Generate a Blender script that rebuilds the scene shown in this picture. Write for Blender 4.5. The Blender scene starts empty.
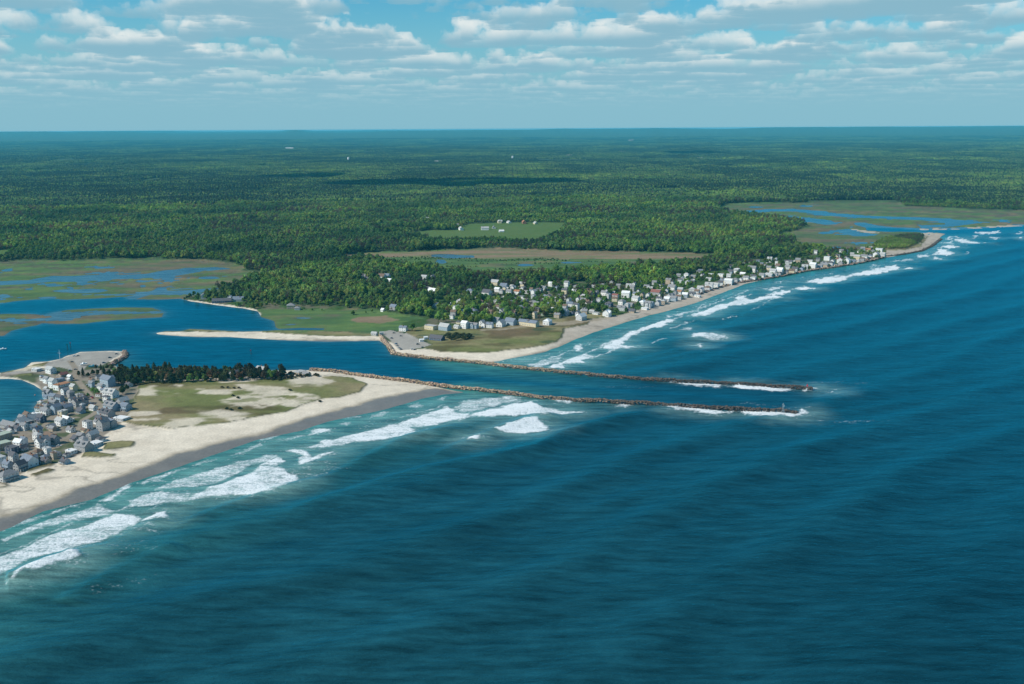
import bpy, math, random
import numpy as np

random.seed(7)
RNG = np.random.default_rng(11)
scene = bpy.context.scene
COL = scene.collection
F32 = np.float32

# ------------------------------------------------------------------ camera
W_IMG, H_IMG, FOC = 1024, 684, 1000.0
CAM_H = 300.0
PITCH = math.radians(12.04)
ROLL = math.radians(0.33)
_F = np.array([0, math.cos(PITCH), -math.sin(PITCH)])
_R0 = np.array([1.0, 0, 0])
_U0 = np.cross(_R0, _F)
_R = _R0 * math.cos(ROLL) - _U0 * math.sin(ROLL)
_U = _U0 * math.cos(ROLL) + _R0 * math.sin(ROLL)


def at(px, py, z=0.0):
    """Ground point seen at photo pixel (px, py), on the level z."""
    d = _F + _R * ((px - 512) / FOC) + _U * ((342 - py) / FOC)
    t = (z - CAM_H) / d[2]
    return d[0] * t, d[1] * t


def proj(x, y, z):
    v = np.array([x, y, z - CAM_H])
    c = v @ _F
    return 512 + FOC * (v @ _R) / c, 342 - FOC * (v @ _U) / c


def pts(lst, z=0.0):
    return np.array([at(a, b, z) for a, b in lst])


def crop(x0, y0, s, lst):
    return [(x0 + a / s, y0 + b / s) for a, b in lst]


from mathutils import Matrix, Vector
cam_d = bpy.data.cameras.new('camera')
cam_d.sensor_width = 36
cam_d.lens = 36 * FOC / W_IMG
cam_d.clip_start = 1
cam_d.clip_end = 120000
cam = bpy.data.objects.new('camera', cam_d)
COL.objects.link(cam)
M = Matrix.Identity(4)
for i in range(3):
    M[i][0] = _R[i]; M[i][1] = _U[i]; M[i][2] = -_F[i]
M[2][3] = CAM_H
cam.matrix_world = M
scene.camera = cam

# ------------------------------------------------------------------ light
SUN_DIR = np.array([-0.95, -0.31, 0.0]); SUN_DIR /= np.linalg.norm(SUN_DIR)
SUN_EL = math.radians(39)
sun_vec = Vector((SUN_DIR[0] * math.cos(SUN_EL), SUN_DIR[1] * math.cos(SUN_EL), math.sin(SUN_EL)))
sd_ = bpy.data.lights.new('sun', 'SUN')
sd_.energy = 4.9
sd_.angle = math.radians(0.5)
sd_.color = (1.0, 0.95, 0.86)
sun = bpy.data.objects.new('sun', sd_)
COL.objects.link(sun)
sun.rotation_euler = sun_vec.to_track_quat('Z', 'Y').to_euler()
sun.location = (0, 0, 2500)

scene.view_settings.view_transform = 'Standard'
scene.view_settings.look = 'None'
scene.view_settings.gamma = 1
scene.view_settings.exposure = 0.0
scene.view_settings.use_curve_mapping = False
try:
    scene.cycles.max_bounces = 4
    scene.cycles.diffuse_bounces = 2
    scene.cycles.glossy_bounces = 2
    scene.cycles.transmission_bounces = 2
    scene.cycles.volume_bounces = 0
    scene.cycles.transparent_max_bounces = 8
    scene.cycles.use_denoising = True
    scene.cycles.denoiser = 'OPENIMAGEDENOISE'
    scene.cycles.denoising_input_passes = 'RGB_ALBEDO_NORMAL'
    scene.cycles.use_adaptive_sampling = False
    scene.cycles.sample_clamp_indirect = 6
except Exception:
    pass


# ------------------------------------------------------------------ node helper
class NT:
    def __init__(self, tree):
        self.t = tree

    def n(self, typ, **kw):
        nd = self.t.nodes.new(typ)
        for k, v in kw.items():
            if k.startswith('i_'):
                nd.inputs[int(k[2:]) if k[2:].isdigit() else k[2:].replace('_', ' ')].default_value = v
            else:
                setattr(nd, k, v)
        return nd

    def l(self, a, b):
        self.t.links.new(a, b)

    def math(self, op, a, b=None, c=None, clamp=False):
        nd = self.n('ShaderNodeMath', operation=op, use_clamp=clamp)
        for i, v in enumerate((a, b, c)):
            if v is None:
                continue
            if isinstance(v, (int, float)):
                nd.inputs[i].default_value = v
            else:
                self.l(v, nd.inputs[i])
        return nd.outputs[0]

    def vmath(self, op, a, b=None):
        nd = self.n('ShaderNodeVectorMath', operation=op)
        for i, v in enumerate((a, b)):
            if v is None:
                continue
            if isinstance(v, (tuple, list)):
                nd.inputs[i].default_value = v
            elif isinstance(v, (int, float)):
                nd.inputs[3].default_value = v
            else:
                self.l(v, nd.inputs[3] if (op == 'SCALE' and i == 1) else nd.inputs[i])
        return nd.outputs[0]

    def noise(self, vec, scale, detail=3, rough=0.5, dims='3D'):
        nd = self.n('ShaderNodeTexNoise', noise_dimensions=dims)
        nd.inputs['Scale'].default_value = scale
        nd.inputs['Detail'].default_value = detail
        nd.inputs['Roughness'].default_value = rough
        if vec is not None:
            self.l(vec, nd.inputs['Vector'])
        return nd.outputs[0]

    def ramp(self, val, a, b, lo=0.0, hi=1.0, smooth=True):
        nd = self.n('ShaderNodeMapRange', interpolation_type='SMOOTHSTEP' if smooth else 'LINEAR')
        for i, v in enumerate((val, a, b, lo, hi)):
            if isinstance(v, (int, float)):
                nd.inputs[i].default_value = v
            else:
                self.l(v, nd.inputs[i])
        return nd.outputs[0]

    def mix(self, fac, a, b, blend='MIX'):
        nd = self.n('ShaderNodeMix', data_type='RGBA', blend_type=blend)
        for i, v in ((0, fac), (6, a), (7, b)):
            if isinstance(v, (int, float)):
                nd.inputs[i].default_value = v
            elif isinstance(v, (tuple, list)):
                nd.inputs[i].default_value = (*v, 1) if len(v) == 3 else v
            else:
                self.l(v, nd.inputs[i])
        return nd.outputs[2]


# ------------------------------------------------------------------ world: sky + cumulus deck at its true height
def build_world():
    w = bpy.data.worlds.new('World')
    scene.world = w
    w.use_nodes = True
    t = w.node_tree
    t.nodes.clear()
    N = NT(t)
    out = N.n('ShaderNodeOutputWorld')
    bg = N.n('ShaderNodeBackground')
    N.l(bg.outputs[0], out.inputs[0])
    sky = N.n('ShaderNodeTexSky', sky_type='NISHITA')
    sky.sun_disc = False
    sky.sun_elevation = SUN_EL
    sky.sun_rotation = math.atan2(sun_vec.x, sun_vec.y)
    sky.altitude = 300
    sky.air_density = 1.0
    sky.dust_density = 0.6
    sky.ozone_density = 2.0
    tc = N.n('ShaderNodeTexCoord')
    d = tc.outputs['Generated']
    sep = N.n('ShaderNodeSeparateXYZ')
    N.l(d, sep.inputs[0])
    z = N.math('MAXIMUM', sep.outputs[2], 0.012)
    skyc = N.mix(1.0, sky.outputs[0], SKY_TINT, 'MULTIPLY')
    # pale air towards the horizon
    hz = N.ramp(sep.outputs[2], 0.022, 0.135, 1.0, 0.0)
    skyc = N.mix(N.math('MULTIPLY', hz, 0.97), skyc, HORIZON_COL)
    # march through the cloud deck, bottom to top: heights in km above the eye
    invz = N.math('DIVIDE', 1.0, z)
    flat = N.n('ShaderNodeCombineXYZ')
    N.l(N.math('MULTIPLY', sep.outputs[0], invz), flat.inputs[0])
    N.l(N.math('MULTIPLY', sep.outputs[1], invz), flat.inputs[1])
    flat.inputs[2].default_value = 1.0
    STEPS, B, T = 28, 0.93, 1.19
    trans = None
    accl = None
    acct = None
    fade = N.ramp(sep.outputs[2], 0.014, 0.046)
    for i in range(STEPS):
        f = (i + 0.5) / STEPS
        h = B + (T - B) * f
        p = N.vmath('SCALE', flat.outputs[0], h)
        big = N.noise(N.vmath('ADD', N.vmath('MULTIPLY', p, (0.92, 0.85, 1.0)), (3.7, 1.3, 0)), 0.84, 2.0, 0.5)
        fine = N.noise(p, 2.7, 4.5, 0.60)
        v = N.math('ADD', N.math('MULTIPLY', big, 0.55), N.math('MULTIPLY', fine, 0.45))
        th = 0.507 + 0.084 * f ** 1.2 + (0.03 if i == 0 else 0)
        a = N.ramp(v, th, th + 0.026)
        a = N.math('MULTIPLY', a, 0.40)
        bright = 0.04 + 0.98 * f ** 0.85
        if trans is None:
            trans = N.math('SUBTRACT', 1.0, a)
            accl = N.math('MULTIPLY', a, bright)
        else:
            accl = N.math('ADD', accl, N.math('MULTIPLY', N.math('MULTIPLY', trans, a), bright))
            trans = N.math('MULTIPLY', trans, N.math('SUBTRACT', 1.0, a))
    alpha = N.math('SUBTRACT', 1.0, trans)
    lum = N.math('DIVIDE', accl, N.math('MAXIMUM', alpha, 0.001))
    lum = N.ramp(lum, 0.12, 0.82)
    cc = N.mix(lum, CLOUD_BASE, CLOUD_TOP)
    cc = N.mix(N.ramp(sep.outputs[2], 0.03, 0.09, 0.60, 0.0), cc, HORIZON_COL)
    fade = N.math('MULTIPLY', fade, N.ramp(sep.outputs[2], 0.125, 0.22, 1.0, 0.08))      # clearer overhead
    fin = N.mix(N.math('MULTIPLY', alpha, fade), skyc, cc)
    N.l(fin, bg.inputs[0])
    bg.inputs[1].default_value = SKY_STRENGTH


SKY_STRENGTH = 0.10
SKY_TINT = (0.34, 0.95, 1.12)
HORIZON_COL = (2.5, 5.0, 6.1)
CLOUD_BASE = (2.5, 4.75, 5.9)
CLOUD_TOP = (8.0, 8.5, 8.4)
build_world()


# ------------------------------------------------------------------ numpy noise
def _hash(ix, iy, seed):
    h = (ix.astype(np.int64) * 374761393 + iy.astype(np.int64) * 668265263 + seed * 1442695041) & 0xFFFFFFFF
    h = ((h ^ (h >> 13)) * 1274126177) & 0xFFFFFFFF
    h = h ^ (h >> 16)
    return (h & 0xFFFF).astype(F32) / 65535.0


def vnoise(x, y, seed=0):
    xi = np.floor(x); yi = np.floor(y)
    fx = (x - xi).astype(F32); fy = (y - yi).astype(F32)
    fx = fx * fx * (3 - 2 * fx); fy = fy * fy * (3 - 2 * fy)
    xi = xi.astype(np.int64); yi = yi.astype(np.int64)
    a = _hash(xi, yi, seed); b = _hash(xi + 1, yi, seed)
    c = _hash(xi, yi + 1, seed); d = _hash(xi + 1, yi + 1, seed)
    return (a + (b - a) * fx) * (1 - fy) + (c + (d - c) * fx) * fy


def fbm(x, y, scale, oct=3, seed=0):
    """0..1 noise, feature size `scale` metres."""
    s = 0; amp = 1.0; tot = 0
    for o in range(oct):
        s = s + amp * vnoise(x / scale * 2 ** o + 17.3 * o, y / scale * 2 ** o - 9.1 * o, seed + o)
        tot += amp; amp *= 0.5
    return s / tot


def sstep(a, b, x):
    t = np.clip((x - a) / (b - a), 0, 1)
    return t * t * (3 - 2 * t)


def sdist(poly, X, Y, margin=60.0):
    """Signed distance (positive inside), clipped to +-margin; evaluated only near the polygon."""
    poly = np.asarray(poly, dtype=np.float64)
    out = np.full(X.shape, -margin, dtype=F32)
    lo = poly.min(0) - margin; hi = poly.max(0) + margin
    idx = np.nonzero((X > lo[0]) & (X < hi[0]) & (Y > lo[1]) & (Y < hi[1]))[0]
    if idx.size == 0:
        return out
    x = X[idx].astype(F32); y = Y[idx].astype(F32)
    d2 = np.full(x.shape, 1e12, dtype=F32)
    ins = np.zeros(x.shape, dtype=bool)
    n = len(poly)
    for i in range(n):
        ax, ay = poly[i]; bx, by = poly[(i + 1) % n]
        ex = bx - ax; ey = by - ay
        l2 = ex * ex + ey * ey
        if l2 < 1e-9:
            continue
        wx = x - F32(ax); wy = y - F32(ay)
        t = np.clip((wx * F32(ex) + wy * F32(ey)) / F32(l2), 0, 1)
        dx = wx - t * F32(ex); dy = wy - t * F32(ey)
        d2 = np.minimum(d2, dx * dx + dy * dy)
        if ay != by:
            c = ((ay <= y) != (by <= y))
            xi = ax + (y - ay) * (ex / ey)
            ins ^= c & (x < xi)
    d = np.sqrt(d2)
    d = np.where(ins, d, -d)
    out[idx] = np.clip(d, -margin, margin)
    return out


def ldist(line, X, Y, margin=60.0):
    """Unsigned distance to an open line, and the side sign."""
    line = np.asarray(line, dtype=np.float64)
    out = np.full(X.shape, margin, dtype=F32); side = np.zeros(X.shape, dtype=F32)
    end = np.zeros(X.shape, dtype=F32)
    lo = line.min(0) - margin; hi = line.max(0) + margin
    idx = np.nonzero((X > lo[0]) & (X < hi[0]) & (Y > lo[1]) & (Y < hi[1]))[0]
    if idx.size == 0:
        return out, side, end
    x = X[idx]; y = Y[idx]
    best = np.full(x.shape, 1e12); sg = np.zeros(x.shape); par = np.zeros(x.shape)
    n = len(line) - 1
    for i in range(n):
        ax, ay = line[i]; bx, by = line[i + 1]
        ex = bx - ax; ey = by - ay; l2 = ex * ex + ey * ey
        wx = x - ax; wy = y - ay
        t = np.clip((wx * ex + wy * ey) / l2, 0, 1)
        dx = wx - t * ex; dy = wy - t * ey
        d2 = dx * dx + dy * dy
        m = d2 < best
        best = np.where(m, d2, best); sg = np.where(m, ex * wy - ey * wx, sg); par = np.where(m, (i + t) / n, par)
    out[idx] = np.minimum(np.sqrt(best), margin); side[idx] = np.sign(sg); end[idx] = par
    return out, side, end


# ------------------------------------------------------------------ the coast, traced as outlines on the ground
SPIT = pts([(-260, 446), (-60, 430), (0, 426), (13, 421), (20.5, 417), (29, 414), (36, 413), (34.4, 407), (36.6, 402.6), (44, 399.6),
            (44, 393), (41, 389.4), (36, 386), (29, 382.5), (22, 380), (11, 378.8), (0, 379), (-120, 383), (-120, 376), (0, 373),
            (14.6, 370), (25, 368), (31.5, 362.3), (47, 361.6), (61, 359), (66, 356), (73, 354.6), (80.5, 352), (96.6, 351.4), (111, 351),
            (123.7, 351.7), (126.7, 355.4), (123, 359), (114, 364), (118, 368), (135, 371), (200, 372), (250, 371), (300, 370),
            (311, 370.5), (333, 371.6), (355, 375), (394, 380), (417, 383), (435, 386), (462, 390), (475, 392.3), (462, 394.5), (446, 396), (425, 400),
            (409, 405), (388, 411), (359, 417), (331, 423), (306, 432), (261, 441.5), (228, 453), (187, 467), (156, 477.5), (137, 484),
            (109, 496), (98, 501), (49, 513), (20, 527), (0, 536), (-100, 578), (-260, 650)])
SPIT_DRY = pts([(-260, 446), (-260, 600), (-100, 550), (0, 518.5), (16, 514), (39, 504), (57, 499), (74, 489), (109, 478.5), (130, 472), (169, 457),
                (198, 449), (228, 440.5), (276, 429), (300, 420.5), (329, 412), (359, 405), (388, 397), (409, 392.5), (427, 388.7), (436, 387.5),
                (470, 391.6), (475, 386), (390, 370), (200, 360), (100, 340), (-260, 340)])
MAIN = pts([(-400, 306), (-60, 304), (0, 303.5), (12, 301.5), (35, 299.5), (53, 298.6), (66, 299.6), (94, 298.6), (125, 296.6), (129, 299), (156, 299.6),
            (180, 298.6), (192, 301.5), (219, 305.4), (244, 308.4), (258, 311.3), (261, 317), (274, 321), (276, 327), (279, 329), (300, 327.9),
            (324.5, 328.3), (324.5, 329.8), (295, 330.2), (278, 330), (266, 331), (238.6, 331.6), (190, 329), (180, 331), (166, 331), (156, 333), (157, 334), (166, 335),
            (180, 336), (199, 337), (229, 337), (278, 340), (326.5, 341.6), (356, 341), (379, 340.6), (387.5, 346), (393.5, 355), (407, 356.6),
            (441, 360.5), (470, 363.5), (490, 363.5), (501, 362), (515, 359), (544.5, 354), (562, 348), (581.5, 339), (605, 330.5), (632, 322), (656, 315),
            (669, 312), (698.6, 303.5), (722, 294.7), (749, 284), (776.7, 278), (808, 272), (839, 268), (878.6, 260), (902, 255.5),
            (921.6, 252), (933, 246), (943, 237.6), (945, 234), (937, 232.5), (915, 231.8), (887, 231.6), (866, 230.6), (866, 227.6), (900, 228.5), (919, 230.2), (944, 229.8),
            (970, 229), (1024, 226), (1100, 222), (1400, 212), (2600, 170), (2600, 134), (-1500, 150), (-1500, 306)])
MAIN_DRY = pts([(-400, 200), (-400, 340), (156, 334.5), (199, 336.5), (278, 339.2), (356, 340.2), (380, 340), (388, 345), (394, 353.5), (441, 359), (470, 361.5),
                (501, 361.3), (538.6, 352), (562, 344.4), (581.6, 336.6), (605, 328.2), (632, 320), (656, 313.6), (669, 311), (698, 302.4), (722, 293.6),
                (749, 283.2), (776, 277.4), (808, 271.4), (839, 267.4), (878, 259.4), (921, 251.4), (942, 237.6), (942, 234), (1300, 219), (2600, 160)])
ISLET = pts([(-300, 318), (-60, 315), (0, 314), (29, 314), (43, 315), (53, 312.7), (68, 310), (97.7, 308.4), (125, 307.4), (152, 307.8), (164, 312), (162, 317),
             (137, 318.5), (109, 320.5), (82, 323.6), (58.6, 324), (42, 323), (37, 325), (21.5, 328), (10, 331), (4, 335.7), (0, 336), (-60, 341), (-300, 350)])
WATERS = [pts(q) for q in (
    [(-300, 288), (0, 281), (29, 280), (53, 276), (78, 275.7), (97.7, 275), (101.5, 272.5), (121, 274.8), (144.5, 274), (166, 270), (185.5, 268.3), (199.5, 268),
     (215, 267.3), (231, 268), (229, 269.7), (205, 270.3), (199, 272), (174, 276), (174, 280), (166, 279), (152, 277.7), (117, 279), (88, 281),
     (85, 285.3), (81, 285), (76, 281.4), (49, 282), (19.5, 284.5), (0, 285), (-300, 293)],
    [(125, 296.8), (150, 292.3), (158, 287), (166, 287), (167, 290.4), (187.5, 290), (210, 288.6), (235, 286), (235, 287), (205, 291), (187.5, 292.7), (156, 293.7), (131, 299.6)],
    [(730, 213), (746.5, 210.8), (766.5, 209.4), (793, 209), (816, 210.8), (841, 214), (869, 215.7), (887, 216.6), (920.5, 217.4), (953.7, 219.4),
     (983.5, 222.4), (970, 224.4), (947, 227), (920.5, 227.4), (917, 225.7), (943.7, 224.6), (947, 222.4), (920.5, 220.2), (887, 218.6), (854, 217.6),
     (841, 216.8), (816, 214), (793, 211.2), (766, 211.5), (746.5, 213.3), (733, 215)],
    [(780, 216), (793, 216.2), (809.6, 218), (829.6, 220.2), (839.5, 224), (826, 225), (809.6, 222), (791, 220), (781, 217.4)],
    [(836, 229.9), (849.5, 229), (859.5, 232.4), (870.6, 233.5), (879, 234), (875.6, 235.7), (854, 236.2), (849.5, 234.9), (839.5, 232.9)],
    [(853, 222.4), (864, 222.4), (875.6, 225), (894, 227.4), (920, 228), (919, 230.2), (887, 230.7), (875.6, 230), (864, 227.4), (854, 224.5)],
    [(431, 254.5), (440, 254), (475, 255.5), (475, 257.5), (455, 258.5), (432, 257)],
    [(436, 259.5), (445, 259.7), (447, 262), (442, 264), (436, 262.5)],
)]


def ell(cx, cy, rx, ry, n=14):
    return pts([(cx + rx * math.cos(2 * math.pi * i / n) * (0.85 + 0.3 * random.random()), cy + ry * math.sin(2 * math.pi * i / n)) for i in range(n)])


POOLS = [ell(*q) for q in ((79, 291, 29, 1.9), (144.5, 281, 8, .9), (143.5, 286, 4, 1.2), (104, 267.5, 10, 1.0), (4, 296, 7, 2), (46, 298.2, 9, 1.2), (8, 270.5, 7, 1),
                           (70, 288, 4, .9), (209, 278, 12, 1.3), (217, 269, 4, .7), (571, 262.5, 12, .8), (526, 265, 9, .9), (786, 235.7, 6, 1.2),
                           (826, 233, 8, 1.1), (806, 206, 7, .6), (756, 207, 8, .7), (803, 246, 5, .8), (838, 248, 6, 1), (1003, 221, 4, .6), (860, 243, 8, .7),
                           (55, 285.5, 9, .8), (30, 289, 6, .8), (120, 284, 6, .7), (305, 317.5, 9, .8), (292, 324.5, 5, .7), (20, 323.5, 9, .9), (52, 318, 7, .6),
                           (62, 314.5, 5, .5), (100, 290, 5, .6), (160, 283, 4, .6), (12, 318, 6, .6))]
WATERS += POOLS

Z = {}
Z['marsh'] = [pts(q) for q in (
    [(-500, 264), (0, 262.5), (19.5, 260.5), (58.6, 261.5), (107, 259.5), (146.5, 258.6), (180, 260), (199, 260), (219, 262), (234.7, 264.4), (248, 267.4), (240, 271),
     (272, 275), (258, 279), (244.5, 286), (236, 289), (219, 289), (206, 297), (190, 303), (0, 309), (-500, 316)],
    [(-500, 312), (0, 312), (60, 308), (152, 305), (172, 312), (162, 322), (58, 330), (0, 345), (-500, 370)],
    [(250, 310), (264, 308.6), (305, 308), (348, 309.4), (379, 311), (404.5, 316.6), (422, 318.5), (440, 319), (475, 317.3), (475, 321.5), (437, 323), (410, 331),
     (392, 331), (381, 333.5), (379, 337), (330, 337), (278, 333.5), (262, 330), (255, 318)],
    [(336, 257), (362, 252.6), (404, 252), (434, 250.5), (496, 248.5), (559, 251.5), (645, 252.5), (716, 254.5), (710, 259), (690, 264), (660, 268), (600, 273),
     (545, 277), (480, 276), (445, 272), (436, 269), (404, 266), (355, 260)],
    [(716, 211), (721, 206), (725, 204), (756, 203), (800, 203), (869, 201.6), (900, 203), (905, 206.6), (947, 208), (970, 209.6), (1024, 210.8), (1150, 212), (1500, 206),
     (1500, 214), (1024, 228), (945, 233), (922, 236), (905, 240), (872, 249), (850, 251), (800, 250), (797, 244), (794, 238), (780, 233.6), (795, 231), (802, 229), (806, 226), (795, 223), (773, 218),
     (755, 214.5), (725, 212.5)])]
Z['tan'] = [pts([(336, 257), (362, 252.4), (404, 252.5), (434, 251), (496, 248.5), (539, 249.8), (559, 251.5), (645, 252.5), (715, 254.5), (709, 257.2), (676, 259.2),
                 (637, 259.7), (598, 258.8), (560, 259.5), (540, 258.5), (500, 260), (470, 258.6), (434, 257.3), (404, 257.3), (340, 258)]),
            pts([(425, 319.2), (475, 317.3), (476, 321), (437, 323), (425, 322)]),
            pts([(355, 318), (385, 316), (400, 320), (380, 324), (350, 322)])]
Z['field'] = [pts([(410, 234), (430, 231), (455, 231), (467, 225), (490, 224), (520, 223.2), (569, 223.6), (559, 236.5), (545, 241.5), (520, 243), (496, 240.5), (441, 241), (420, 239)]),
              pts([(52, 225.6), (98, 224.8), (101, 227.4), (58, 228.4)]), pts([(398, 220), (418, 219), (421, 221.6), (400, 222.6)]), pts([(560, 213.5), (604, 212.8), (607, 215), (566, 216)]),
            pts([(-400, 264), (-60, 259), (-10, 252), (14, 250.5), (4, 258), (-20, 263)])]
Z['dune'] = [pts(q) for q in (
    [(139, 386), (147, 384), (175, 383), (229, 383), (289, 380.6), (317, 376.5), (352, 379), (367, 386), (361, 394), (339, 400.5), (320, 402), (299, 409), (284, 415),
     (257, 420), (229, 425.7), (175, 431.7), (136, 429), (122, 425), (131, 412), (137, 395)],
    [(104, 446), (120, 444.5), (135, 445), (133, 449), (130, 451), (104, 452.7)],
    [(85, 455.6), (100, 455), (116.4, 456.5), (115, 458.8), (111, 459.6), (95, 460.6), (80.5, 460.8)],
    [(28, 473), (51, 466.6), (56, 468), (44, 471), (29, 474.7)], [(31.5, 477.6), (47.6, 471.8), (56, 472.5), (50.5, 475.6), (35, 480)],
    [(-60, 490), (0, 484), (9, 490), (0, 492.5), (-60, 505)],
    [(405, 336), (426, 342), (432, 346), (425, 350), (440, 353.5), (480, 355), (509, 352), (535, 348.5), (556, 343.4), (562, 338), (564, 330.5), (587, 325.7),
     (592, 321), (611, 317), (600, 314.5), (544, 322.7), (511, 325.6), (480, 328), (469, 329.5), (440, 329), (408, 329)],
    [(184, 331), (190, 329), (238, 331.3), (237, 332.4), (205, 333)], [(262, 331), (300, 331), (379, 333), (379, 336.6), (330, 336.8), (285, 335.4), (262, 333)],
    [(870, 247), (882, 240), (900, 236), (918, 234), (928, 237), (921, 247), (905, 251), (887, 251.5)],
    [(25, 367), (45, 363.5), (62, 360), (64, 361.5), (48, 366), (30, 370.5), (0, 373.6), (0, 372)],
    [(14, 376), (33, 374), (33, 377), (16, 378)])]
Z['bare'] = [pts(q) for q in (
    [(240.5, 387.5), (266, 388.3), (282.7, 390.4), (295.5, 394.5), (317, 398), (322, 402), (300, 407.4), (285, 408.5), (261.6, 410.4), (240, 408), (219, 407.4),
     (216, 404), (228.7, 400.6), (248.7, 396), (239, 391)],
    [(200, 414.5), (220, 413.4), (250, 417), (248, 419), (222, 419.6), (202, 418.5)],
    [(282, 384), (300, 378), (320, 378), (335, 384), (320, 389), (296, 389)],
    [(176, 388), (181, 388.4), (180, 389.2), (175, 389)], [(198, 392.8), (203, 392.6), (203, 393.5), (198, 393.5)], [(136, 422), (158, 422.4), (158, 423), (137, 423)])]
Z['strip'] = [pts([(480, 332), (505, 330.5), (540, 326.5), (575, 322.5), (590, 321), (612, 317.5), (612, 319.5), (588, 323.5), (570, 327), (530, 329), (500, 332.5), (480, 334)])]
Z['rim'] = [pts([(150, 332), (200, 332.5), (238, 331.8), (262, 332), (285, 335.4), (330, 336.8), (380, 336.5), (396, 345), (402, 350.6), (425, 350), (440, 353), (480, 354.4), (509, 351), (535, 348), (556, 343), (562, 338), (564, 330.5), (587, 325.7),
                (589, 321.6), (617, 317), (640, 310.5), (660, 306), (679, 300.8), (697, 295.6), (718, 288.4), (738, 283.4), (777, 277), (806, 271), (839, 266.4), (859, 264), (884.5, 257.4), (886, 251), (906, 249.5), (917.7, 245.4),
                (925, 239.5), (921, 234), (925, 231), (930, 232.5), (950, 234), (960, 240), (930, 260), (850, 275), (700, 310), (600, 345), (500, 375), (400, 375), (370, 348), (150, 343)])]
SANDHOLE = [ell(289, 400.3, 9, 1.5)]
Z['village'] = [pts([(-260, 446), (0, 426), (30, 412), (34, 405), (44, 398), (40, 386), (20, 379), (0, 376.6), (0, 374), (40, 370), (80, 366), (112, 362), (120, 372), (142, 385), (133, 412), (122, 425),
                     (105, 438), (104, 446), (85, 455), (60, 465), (45, 470), (28, 474), (0, 488), (-260, 560)])]
Z['open'] = [pts([(150, 322), (275, 322), (380, 330), (380, 342), (150, 342)]), pts([(375, 325), (470, 326), (475, 352), (375, 352)])]
Z['lawn'] = [pts([(425, 319), (430, 302), (460, 294), (490, 284), (520, 280), (560, 282), (600, 285), (640, 288), (660, 286), (690, 275), (720, 267), (760, 259.5),
                  (800, 254), (840, 249), (868, 250), (888, 251), (886, 257), (859, 264), (808, 270.3), (777, 276.4), (738, 283), (697, 295.7), (660, 305.6), (617, 317),
                  (589, 321), (544, 324), (475, 329), (410, 331), (400, 323)]),
             pts([(184, 300), (200, 293), (232, 290), (262, 303), (300, 306.5), (345, 308), (345, 310), (300, 309), (262, 310), (244, 307.5), (214, 304)])]
Z['lot'] = [pts([(66, 357), (73, 355.2), (80.5, 352.8), (97, 352.2), (111, 351.9), (120, 352.6), (121, 355), (114, 359), (106, 364), (100, 367), (88, 366), (84, 371), (78, 374), (72, 372), (60, 369), (44, 367.5), (50, 363)]),
            pts([(6.6, 373), (32, 371.3), (46, 370), (46, 373), (32, 374), (7, 375)]),
            pts([(380, 333), (391, 331.4), (396, 333.3), (407, 335.3), (418, 340.4), (431.4, 346.5), (422.6, 349), (408.6, 351), (399, 350.3), (394.6, 345.6), (390, 340.4), (383, 335.5)])]
ROADS = [(pts([(70, 362), (75, 369), (77, 381), (84, 390), (94, 401), (101, 408), (96, 415), (84, 422), (80, 430), (75, 435), (64, 444.5), (56, 450), (40, 454), (25, 456), (0, 468), (-80, 500)]), 3.6),
         (pts([(96, 415), (104, 411), (118, 418)]), 2.4),
         (pts([(77, 420), (62, 419), (53, 418), (45, 427), (37, 434), (20, 441), (0, 446)]), 3.2), (pts([(22, 436), (35, 451), (40, 454)]), 2.6),
         (pts([(62, 395), (70, 400), (84, 404), (94, 401)]), 2.2), (pts([(30, 371), (50, 375), (60, 384), (60, 395)]), 2.4),
         (pts([(400, 333), (430, 327), (470, 323.5), (520, 320), (560, 314), (600, 310), (640, 303), (680, 293), (720, 282), (760, 273.5), (810, 265), (860, 259.5)]), 2.6),
         (pts([(470, 323.5), (480, 310), (500, 296)]), 2.2), (pts([(560, 314), (552, 300), (545, 288)]), 2.2)]
OCEAN = pts([(-600, 700), (-260, 650), (0, 540), (261, 444), (425, 402), (475, 394), (600, 403), (797, 415), (812, 389), (600, 377), (470, 363), (562, 350), (656, 317), (749, 286), (839, 270),
             (921, 254), (945, 238), (1100, 226), (1500, 212), (3000, 300), (3000, 2500), (-1500, 2500)])


def hills(X, Y):
    r = np.hypot(X, Y)
    ramp = sstep(2600, 9000, r)
    h = ramp * (34 * (fbm(X, Y, 2600, 3, 31) - 0.42) + 12 * (fbm(X, Y, 600, 2, 37) - 0.5))
    h = np.where(h < 0, h * 0.3, h)
    far = sstep(20000, 40000, r)
    h = h + far * (190 + 220 * np.clip(fbm(X, Y, 9000, 3, 41) - 0.38, 0, 0.42))
    az = np.degrees(np.arctan2(X, Y))
    for a0, w, up in ((-11.9, .55, 75), (-21.5, 2.0, 55), (-25.0, 1.2, 40), (8.0, 2.5, 45), (15.0, 3.0, 60), (19.5, 1.0, 40), (-6, 2.2, 25), (2.5, 1.3, 25)):
        h = h + far * 1.35 * up * np.exp(-((az - a0) / w) ** 2) * sstep(30000, 42000, r)
    h = np.minimum(h, 294)
    return h


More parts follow.
